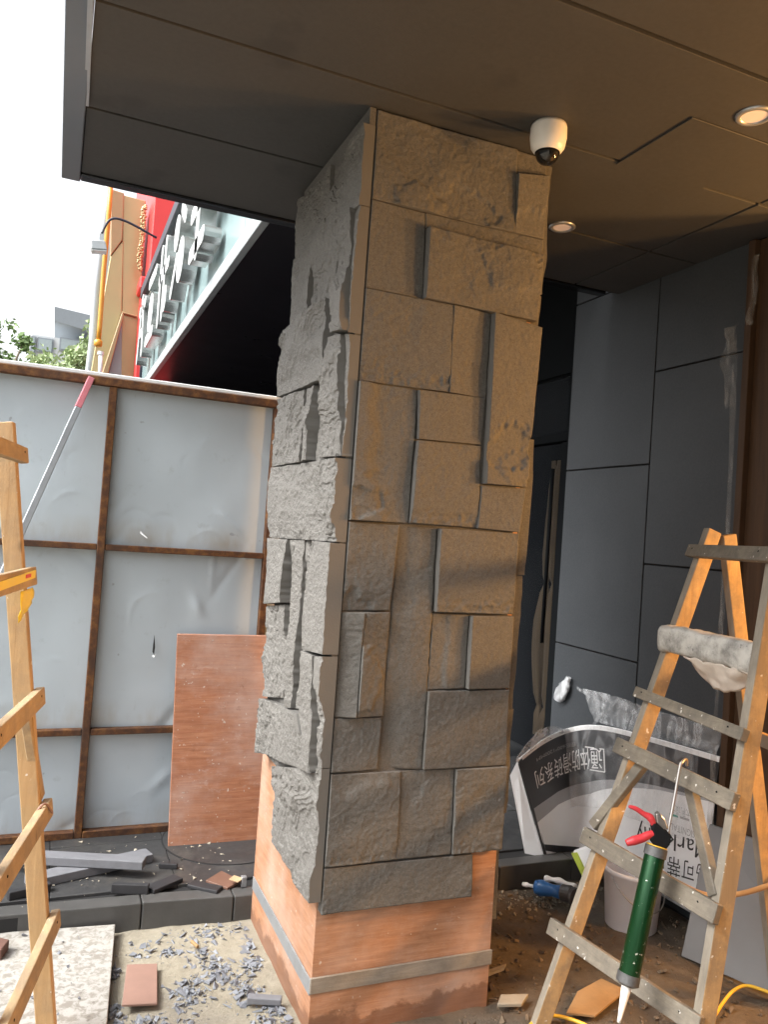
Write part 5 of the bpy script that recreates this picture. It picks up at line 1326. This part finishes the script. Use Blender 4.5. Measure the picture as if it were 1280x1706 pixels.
def tree(base, H, R_, nleaf, seed, label, mat, name='leafy_tree'):
    r = np.random.default_rng(seed)
    t = empty(name, base, label, 'tree', 'street trees beyond the hoarding')
    base = V(*base)
    mb = MB(); tips = []
    top = base + V(0.3, 0, H * 0.62)
    mb.tube(spline([base, base + V(0.1, 0, H * .3), top], 6), list(np.linspace(0.28, 0.13, 13)), 9)
    for k_ in range(16):
        a = r.uniform(0, 6.28); st = base + V(0.2, 0, H * r.uniform(.35, .62)); e = st + V(math.cos(a) * R_ * r.uniform(.4, .9), math.sin(a) * R_ * r.uniform(.4, .9), H * r.uniform(.08, .34))
        mb.tube(spline([st, (st + e) / 2 + V(0, 0, .25), e], 4), list(np.linspace(0.09, 0.02, 9)), 6); tips.append(e); tips.append((st + e) / 2 + V(0, 0, .3))
    mb.build('trunk', MT['bark'], t, smooth=True)
    cents = []
    for e in tips:
        for k_ in range(5): cents.append(e + r.normal(size=3) * V(.7, .7, .5) * R_ * 0.22)
    cents = np.array(cents); ci = r.integers(0, len(cents), nleaf)
    C_ = cents[ci] + r.normal(size=(nleaf, 3)) * R_ * 0.10
    s_ = r.uniform(0.07, 0.15, nleaf)
    d1 = r.normal(size=(nleaf, 3)); d1 /= np.linalg.norm(d1, axis=1)[:, None]
    d2 = np.cross(d1, r.normal(size=(nleaf, 3))); d2 /= np.linalg.norm(d2, axis=1)[:, None]
    A = np.stack([C_ - d1 * s_[:, None], C_ + d2 * s_[:, None] * .45, C_ + d1 * s_[:, None], C_ - d2 * s_[:, None] * .45], 1).reshape(-1, 3)
    obj('crown', A, np.arange(nleaf * 4).reshape(-1, 4), mat, t)
tb = onY(112, 640, 24); tree((tb[0], 24, 0), 7.9, 1.4, 8000, 3, 'pale green leafy tree in front of the far building', MT['leaf1'])
tb = onY(-12, 640, 26); tree((tb[0], 26, 0), 8.1, 1.1, 5000, 8, 'darker green tree just entering at the left edge', MT['leaf2'])

# unseen building across the street and wall under the canopy, added only as shade
opp = empty('shade_building', (-14, 2, 0), 'plain grey building added across the street to block low sky light', 'building')
MB().box((-22, -26, 0), (-14, 16, 4.6)).build('wall', MT['bldd'], opp)
wm = None
for fl_ in range(1):
    for k_ in range(14):
        o = MB().box((-14.02, -24 + k_ * 2.8, 1.2 + fl_ * 2.9), (-13.95, -22.2 + k_ * 2.8, 2.9 + fl_ * 2.9)).build('window', MT['bglass'], opp)
shade_wall = empty('end_wall', (0.5, -5.1, 0), 'dark panelled wall added behind the viewer to shade the canopy', 'wall')  # added out of view to hold back light from behind the camera
for k_ in range(4):
    MB().box((XL + k_ * 0.637 + 0.003, -5.15, 0), (XL + (k_ + 1) * 0.637 - 0.003, -5.03, ZC + 0.3)).build('panel', MT['wall'], shade_wall, bevel=0.002)

# tidy: consistent outward normals on every mesh
import bmesh
for me in bpy.data.meshes:
    if len(me.polygons) < 20000 and not me.name.startswith(('crown',)):
        bm = bmesh.new(); bm.from_mesh(me); bmesh.ops.recalc_face_normals(bm, faces=bm.faces); bm.to_mesh(me); bm.free()
